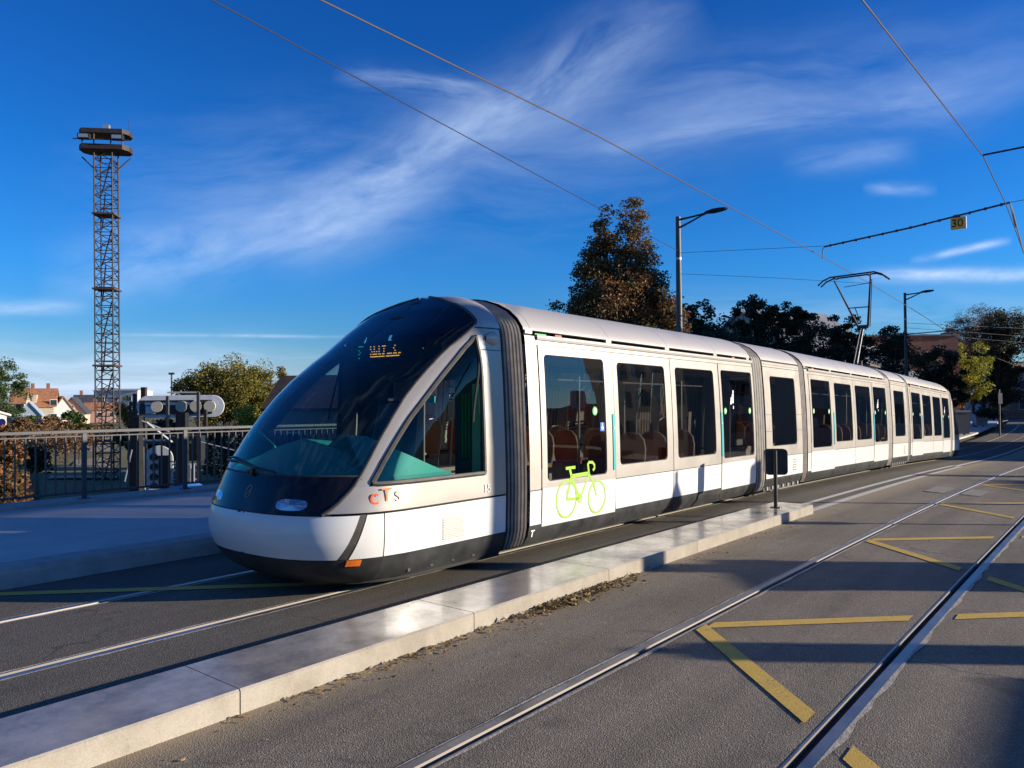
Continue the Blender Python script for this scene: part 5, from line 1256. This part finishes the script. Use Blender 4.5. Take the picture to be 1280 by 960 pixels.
# ------------------------------------------------------------------ houses
def house(c, wx, wy, he, hr, rz, wall, roof, label, name='house', wins=(), chim=1, hip=False, group=None, cat='house', dormer=False):
    """gable ends face local +-x; wx along the ridge, wy across"""
    c = Vector(c); rot = Matrix.Rotation(rz, 3, 'Z'); ro = thing(name, c, label, cat, group)
    P = lambda x, y, z: c+rot @ Vector((x, y, z))
    b = MB().use(wall); x, y = wx/2, wy/2
    b.prism([P(-x, -y, 0), P(-x, y, 0), P(-x, y, he), P(-x, 0, he+hr), P(-x, -y, he)], (0, 0, 0), rot @ Vector((wx, 0, 0))); b.build('wall', None, ro)
    b = MB().use(roof); o = .35; th = .22; sl = hr/y
    for sg in (-1, 1):
        b.prism([P(-x-o, sg*(y+o), he-o*sl), P(-x-o, 0, he+hr), P(-x-o, 0, he+hr+th), P(-x-o, sg*(y+o), he-o*sl+th)], (0, 0, 0), rot @ Vector((wx+2*o, 0, 0)))
    rfo = b.build('roof', None, ro)
    for k in range(chim): b = MB().use(M['brick']); b.box(P(-x*.4+k*x*.9, .5, he+hr+.5), (.6, .6, 1.5), rz); b.build('chimney', None, rfo)
    for side, u, z, w_, h_ in wins:
        b = MB().use(M['plainwhite']); g = MB().use(M['pane'])
        if side in 'LR':
            xx = x+.03 if side == 'R' else -x-.03; b.box(P(xx, u, z), (.08, w_+.2, h_+.2), rz); g.box(P(xx*1.005+(.03 if side == 'R' else -.03), u, z), (.06, w_, h_), rz)
        else:
            yy = -y-.03 if side == 'F' else y+.03; b.box(P(u, yy, z), (w_+.2, .08, h_+.2), rz); g.box(P(u, yy+(-.04 if side == 'F' else .04), z), (w_, .06, h_), rz)
        fo = b.build('window', None, ro); g.build('pane', None, fo)
    if dormer:
        b = MB().use(wall); b.box(P(-x*.4, -y*.6, he+hr*.35), (2.4, 2.2, 2.0), rz); b.build('dormer', None, ro)
    return ro
RZV = YAW-R(90)
def hpos(x, d, z): p = at(x, 510, d); return (p.x, p.y, z)
HG = 'houses at the left beyond the railway'
W2 = [('F', -3, 2.2, 1.1, 1.3), ('F', 0, 2.2, 1.1, 1.3), ('F', 3, 2.2, 1.1, 1.3), ('F', -3, 5, 1.1, 1.3), ('F', 3, 5, 1.1, 1.3), ('L', 0, 2.2, 1.1, 1.3), ('R', 0, 2.2, 1., 1.3), ('R', 0, 5.2, 1., 1.2), ('R', -2, 2.2, .9, 1.2)]
house(hpos(49, 182, -3.6), 6.0, 7.5, 4.5, 3.3, RZV+R(24), M['w_cream'], M['roof_tile'], 'cream house with a large brown tiled roof and dormer', wins=W2, group=HG, dormer=True, chim=2)
house(hpos(26, 176, -3.6), 2.2, 6, 5.2, 2.6, RZV+R(22), M['w_cream'], M['roof_tile'], 'narrow cream house with a red roof against the dark green tree', wins=[('F', 0, 2, .8, 1.2), ('F', .2, 4.5, .8, 1.2), ('R', 0, 4.2, .8, 1.2)], group=HG)
house(hpos(38, 170, -3.6), 3, 3.6, 3.0, 2.2, RZV+R(-66), M['w_blue'], M['w_blue'], 'pale blue gabled annexe left of the cream house', wins=[('L', 0, 2, .9, 1.6), ('R', 0, 2, .9, 1.6)], group=HG, chim=0)
house(hpos(76, 184, -3.6), 4.5, 4.2, 3.2, 3.0, RZV+R(-48), M['w_white'], M['roof_tile'], 'white house with an orange roof right of the cream house', wins=[('L', 0, 2.1, .9, 1.3), ('R', 0, 2.1, .9, 1.3), ('F', 0, 2, 1, 1.2)], group=HG, chim=0)
house(hpos(93, 188, -3.6), 5, 5.0, 3.0, 3.0, RZV+R(-72), M['w_cream'], M['roof_dark'], 'small cream gabled house with a dark roof', wins=[('L', -1.4, 1.8, .8, 1.1), ('L', 1.4, 1.8, .8, 1.1), ('L', 0, 4, .8, 1.), ('R', 0, 2, .8, 1.1), ('R', 0, 4, .8, 1.)], group=HG, chim=0)
house(hpos(106, 205, -3.6), 4, 5, 4.4, 2.2, RZV+R(20), M['w_grey'], M['roof_dark'], 'grey house with a dark roof behind the small gabled house', wins=[('F', -1, 2.5, .8, 1.1), ('F', 1.5, 4, .8, 1.1)], group=HG)
house(hpos(126, 200, -3.6), 6, 5, 3.4, 1.4, RZV+R(24), M['w_pink'], M['roof_tile'], 'salmon pink house behind the lattice tower', wins=[('F', -2.5, 2.2, .9, 1.), ('F', 0, 2.2, .9, 1.), ('F', 2.5, 2.2, .9, 1.)], group=HG)
house(hpos(155, 320, -3.6), 16, 12, 9, .6, RZV, M['w_white'], M['w_grey'], 'distant white flat-roofed block right of the lattice tower', name='apartment_block', wins=[('F', x_, z_, 1.6, 1.4) for x_ in (-5, 0, 5) for z_ in (3, 6)], group=None, cat='building', chim=0)
house(hpos(-36, 110, -4.5), 5, 5, 4.6, .5, RZV, M['w_white'], M['w_white'], 'white wall of a building at the left edge behind the dark tree', name='building', group=None, cat='building', wins=[('F', 0, 3, 1, 1)], chim=0)
house(hpos(418, 64, -5.5), 8.5, 6.5, 6.6, 2.4, RZV+R(-8), M['w_tan'], M['roof_shaded'], 'house with a brown tiled roof, its shade painted in, and chimney just left of the windshield', group=None, wins=[('L', 0, 4, 1, 1.2), ('F', -2, 4, 1, 1.2)], chim=2)
# far side of the street
g1 = at(960, 480, 66); house((g1.x+1, g1.y-1, -2), 9, 17, 5.0, 5.4, R(-25), M['w_cream'], M['roof_grey'], 'building with a grey gabled roof behind the dark trees', name='building', cat='building', chim=0, wins=[('L', -4, 3.5, 1.2, 1.4), ('L', 0, 3.5, 1.2, 1.4), ('L', 4, 3.5, 1.2, 1.4), ('L', -2, 6.5, 1, 1.2), ('L', 2, 6.5, 1, 1.2)])
g2 = at(1078, 480, 75)
def block(c, sx, sy, H, rz, wall, label, wins=(), name='building', par=.4, chim=()):
    c = Vector(c); rot = Matrix.Rotation(rz, 3, 'Z'); ro = thing(name, c, label, 'building'); P = lambda x, y, z: c+rot @ Vector((x, y, z))
    b = MB().use(wall); b.box(P(0, 0, H/2), (sx, sy, H), rz); b.build('wall', None, ro)
    b = MB().use(M['roof_grey']); b.box(P(0, 0, H+.06), (sx+.2, sy+.2, .12), rz); b.build('parapet', None, ro)
    for (cx, cy, cw, ch) in chim: b = MB().use(M['brick']); b.box(P(cx, cy, H+ch/2), (cw, cw, ch), rz); b.build('chimney', None, ro)
    for face in ('F', 'L'):
        for (u, z, w_, h_) in wins:
            b = MB().use(M['w_white']); g = MB().use(M['pane'])
            if face == 'F': b.box(P(u*sx, -sy/2-.02, z), (w_+.2, .07, h_+.2), rz); g.box(P(u*sx, -sy/2-.05, z), (w_, .07, h_), rz)
            else: b.box(P(-sx/2-.02, u*sy, z), (.07, w_+.2, h_+.2), rz); g.box(P(-sx/2-.05, u*sy, z), (.07, w_, h_), rz)
            fo = b.build('window', None, ro); g.build('pane', None, fo)
    return ro
block((g2.x, g2.y, -2), 12, 9, 8.6, RZV, M['brick'], 'dark brick building in shade behind the farther street lamp', [(u, z, 1.1, 1.5) for u in (-.3, 0, .3) for z in (2.5, 5.8)])
g3 = at(1178, 480, 125); block((g3.x, g3.y, -2), 8, 8, 11.0, RZV, M['w_grey'], 'pale grey building with a brick chimney behind the brown tree', [(u, z, 1., 1.4) for u in (-.25, .25) for z in (3, 6, 9)], chim=((-.2, -2, 1.4, 1.3),))
for i, (x, d, w_, H_, wl, lb) in enumerate([(1247, 150, 10, 7, 'w_pink', 'far brick-coloured house under the evergreen at the end of the street'), (1268, 175, 9, 9.5, 'w_tan', 'far tan house where the street bends'), (1285, 210, 14, 9, 'w_grey', 'far grey house at the right edge of the street'), (1222, 130, 10, 5.5, 'brick', 'far low brick building behind the yellow-green tree')]):
    g = at(x, 480, d); block((g.x, g.y, -2), w_, 9, H_, RZV+R(5*i), M[wl], lb, [(u, z, 1.1, 1.4) for u in (-.3, 0, .3) for z in (2.2, 5.)])
# buildings along the right side of the street: they shade the road ahead
for i, (X_, Y_, sx, sy, H_, wl, lb) in enumerate([(47, 41, 18, 26, 17, 'w_tan', 'tan apartment building shading the street, outside the right edge'), (70, 76, 16, 20, 10, 'w_cream', 'cream building farther along the right side of the street'),
        (108, 108, 16, 34, 15, 'w_grey', 'grey building at the far right side of the street')]):
    s, t = camxy(X_, Y_); block((s, t, -2), sx, sy, H_, RZV, M[wl], lb, [(u, z, 1.2, 1.6) for u in (-.35, -.12, .12, .35) for z in (3, 6.2, 9.4)])
for i, (s, t, sx, sy, H_, wl, lb) in enumerate([(66, -48, 14, 12, 9, 'w_grey', 'grey house across the bridge, mirrored in the first tram door'), (88, -42, 16, 12, 9.5, 'brick', 'brick house across the bridge, mirrored in the tram windows'),
        (50, -70, 14, 12, 8, 'w_cream', 'cream house low across the bridge, mirrored left in the tram door'), (112, -36, 18, 12, 11, 'w_tan', 'tan house mirrored in the middle tram windows'), (150, -30, 26, 12, 14, 'w_grey', 'long grey building mirrored in the rear tram windows')]):
    block((s, t, -4.5), sx, sy, H_, R(10*i), M[wl], lb, [(u, z, 1.2, 1.5) for u in (-.3, 0, .3) for z in (3, 6.2)])
block((39, -37, -4.5), 16, 12, 13, R(20), M['w_tan'], 'tall tan building across the bridge, mirrored in the cab side window', [(u, z, 1.2, 1.6) for u in (-.35, -.12, .12, .35) for z in (6, 9)])
for i, (s, t, H_) in enumerate([(40, -40, 8), (58, -36, 9), (76, -33, 10), (98, -30, 10)]):
    tree('reflected_tree', ['first', 'second', 'third', 'fourth'][i]+' bare brown tree of the row across the bridge seen only in the tram windows', 'tree', (s, t, -5), H_, [(0, 0, H_*.62, 3.4, 2.6)], M['leaf_brown'], 1800, .22, .2, 80+i, 'trees across the bridge', 30)
for i, (s, t, H_) in enumerate([(-8, 30, 12.5), (-15, 26, 13), (-1, 35, 12), (-22, 21, 13)]):
    tree('reflected_tree', ['first', 'second', 'third', 'fourth'][i]+' dark tree of the row left of the picture, mirrored in the nose', 'tree', (s, t, -6), H_, [(0, 0, H_*.62, 3.6, 3.6)], M['leaf_brown' if i % 2 else 'leaf_green'], 2600, .24, .25, 180+i, 'trees left of the picture', 34)
# ------------------------------------------------------------------ small far things
car = at(11, 530, 125); ro = thing('parked_car', (car.x, car.y, at(11, 540, 125).z), 'blue parked car by the left edge below the dark green tree', 'car')
rt = Matrix.Rotation(RZV+R(10), 3, 'Z'); CP = lambda x, y, z: Vector((car.x, car.y, at(11, 540, 125).z))+rt @ Vector((x, y, z))
tz = terr(car.x, car.y)
prof = [(-2.1, .35), (-2.1, .85), (-1.75, .95), (-1.2, 1.5), (.4, 1.55), (1.15, 1.0), (2.0, .85), (2.1, .35)]
b = MB().use(M['carpaint']); b.prism([CP(x*1.35, -.95, z*1.35) for x, z in prof], (0, 0, 0), rt @ Vector((0, 1.9, 0))); b.build('body', None, ro, bevel=.06)
b = MB().use(M['pane']); b.prism([CP(x*1.35, -1.0, z*1.35) for x, z in ((-1.5, 1.0), (-1.12, 1.42), (.35, 1.45), (.85, 1.02))], (0, 0, 0), rt @ Vector((0, 2.0, 0))); b.build('window', None, ro)
for x in (-1.75, 1.75): b = MB().use(M['rubber']); b.tube([CP(x, -1.0, .42), CP(x, 1.0, .42)], .42, 14); b.build('wheel', None, ro)
def roundsign(x, y, d, col, label):
    p = at(x, y, d); ro = thing('road_sign', (p.x, p.y, terr(p.x, p.y)), label, 'road sign', 'round no-parking signs by the houses')
    b = MB().use(M['galv']); b.tube([(p.x, p.y, terr(p.x, p.y)), (p.x, p.y, p.z+.3)], .05, 6); b.build('pole', None, ro)
    b = MB().use(M['red']); b.disc(p, -Fh, .42, .04); b.use(M['blue']); b.disc(p-Fh*.045, -Fh, .33, .02); b.use(M['red']); b.box(p-Fh*.07, (.09, .02, .66), rot=Matrix.Rotation(RZV, 3, 'Z') @ Matrix.Rotation(R(45), 3, 'Y')); b.build('sign_disc', None, ro)
roundsign(2.5, 528, 100, None, 'round red and blue sign at the left edge before the parked car'); roundsign(50, 526, 125, None, 'round red and blue sign before the cream house')
b = MB().use(M['w_white']); p0 = at(70, 529, 140); p1 = at(93, 529, 140); b.prism([(p0.x, p0.y, -4.8), (p1.x, p1.y, -4.8), (p1.x, p1.y, at(93, 526.5, 140).z), (p0.x, p0.y, at(70, 526.5, 140).z)], (0, 0, 0), Fh*.3); tag(b.build('garden_wall', None, None, loc=tuple(p0)), 'white garden wall right of the red bush', 'wall')
b = MB().use(M['w_white']); p0 = at(36, 532, 140); p1 = at(50, 532, 140); b.prism([(p0.x, p0.y, -4.8), (p1.x, p1.y, -4.8), (p1.x, p1.y, at(50, 530, 140).z), (p0.x, p0.y, at(36, 531, 140).z)], (0, 0, 0), Fh*.3); tag(b.build('garden_wall', None, None, loc=tuple(p0)), 'short white garden wall left of the red hedge', 'wall')
# distant railway mast
p = at(214.5, 500, 210); ml = thing('railway_mast', (p.x, p.y, -5), 'thin distant mast with a small head left of the olive-yellow tree', 'mast'); b = MB().use(M['polegrey']); tp = at(214.5, 467, 210); b.tube([(p.x, p.y, -5), (p.x, p.y, tp.z)], .2, 6); b.box((p.x, p.y, tp.z), (1.4, .4, .5), RZV); b.build('pole', None, ml)
# bins, post and bench-like things at the street end
def bin_(x, y0, y1, d, wpx, label, mtl, name='waste_bin', cat='bin'):
    p = at(x, y1, d); top = at(x, y0, d).z; zb = zp(p.x)+.14; wd = wpx*d/FPX; ro = thing(name, (p.x, p.y, zb), label, cat)
    b = MB().use(mtl); c = Vector((p.x, p.y, zb)); H = max(top-zb, .5); rot = Matrix.Rotation(RZV, 3, 'Z')
    sec = lambda k, z: [c+rot @ Vector((x_*wd/2*k, y_*.4*k, z)) for x_, y_ in ((-1, -1), (1, -1), (1, 1), (-1, 1))]
    b.grid([sec(.8, .12), sec(1, H*.9)], True); b.face(sec(.8, .12)); b.build('body', None, ro)
    b = MB().use(mtl); b.grid([sec(1.06, H*.9), sec(1.06, H*.95), sec(.85, H)], True); b.face(sec(.85, H)); b.build('lid', None, ro)
    b = MB().use(M['rubber']); 
    for sx in (-.7, .7): w0 = c+rot @ Vector((sx*wd/2, .3, .12)); b.tube([w0-rot @ Vector((.05, 0, 0)), w0+rot @ Vector((.05, 0, 0))], .12, 10)
    b.build('wheel', None, ro)
bin_(1201, 513, 542, 72, 17, 'tall grey bin standing behind the tail of the tram', M['greybin']); bin_(1225, 517, 528, 92, 14, 'pale grey container under the evergreen', M['w_grey'], 'waste_container', 'container')
p = at(1250, 545, 75); po = thing('stop_post', (p.x, p.y, zp(p.x)+.14), 'black post with a small pale plate on the far pavement', 'sign post'); b = MB().use(M['blackmetal']); b.tube([(p.x, p.y, zp(p.x)), (p.x, p.y, at(1250, 487, 75).z)], .06, 8); b.build('pole', None, po); b = MB().use(M['w_white']); b.box(at(1250.5, 498, 75), (.3, .06, .9), RZV); b.build('sign_panel', None, po)
p = at(1198, 507, 76); rs = thing('red_sign', (p.x, p.y, zp(p.x)+.14), 'small red sign beside the yellow-green tree', 'sign'); b = MB().use(M['red']); b.box(p, (.42, .05, .42), RZV); b.build('sign_panel', None, rs); b = MB().use(M['blackmetal']); b.tube([(p.x, p.y, zp(p.x)), (p.x, p.y, p.z-.2)], .03, 6); b.build('pole', None, rs)
p = at(1278, 500, 150); q0 = at(1268, 522, 120)
# ------------------------------------------------------------------ leaf litter along the kerb
b = MB().use(M['litter']); rnd = random.Random(5)
def leaf(s, t, sz, z0=0.004):
    z = zp(s)+z0; a = rnd.uniform(0, 6.28); tl = rnd.uniform(.0, .9); u = Vector((math.cos(a), math.sin(a), rnd.uniform(-.3, .3))); v = Vector((-math.sin(a), math.cos(a), tl)).normalized()
    c = Vector((s, t, z+sz*.35)); pts_ = [c-u*sz, c-u*.3*sz+v*.45*sz, c+u*.5*sz+v*.4*sz, c+u*sz+Vector((0, 0, sz*.3)), c+u*.4*sz-v*.45*sz, c-u*.4*sz-v*.4*sz]; b.face(pts_)
for _ in range(900): s = rnd.gauss(5.75, .42); leaf(s, 3.92-abs(rnd.gauss(0, .08))-.015, rnd.uniform(.012, .034), rnd.uniform(.003, .03))
for _ in range(110): s = rnd.gauss(3.6, .7); leaf(s, 3.91-abs(rnd.gauss(0, .07)), rnd.uniform(.012, .03))
for _ in range(260): s = rnd.uniform(1.2, 11.5); leaf(s, 3.90-abs(rnd.gauss(0, .14)), rnd.uniform(.008, .02))
for _ in range(300): leaf(rnd.uniform(1, 9), 3.8-abs(rnd.gauss(0, .5)), rnd.uniform(.004, .009))
tag(b.build('fallen_leaves', None, None, recalc=False), 'dry brown leaves and grit gathered along the foot of the granite kerb', 'fallen leaves', None, 'stuff')
for o in bpy.data.objects:
    if '_w' in o.keys(): del o['_w']
sc.cycles.transparent_max_bounces = 24
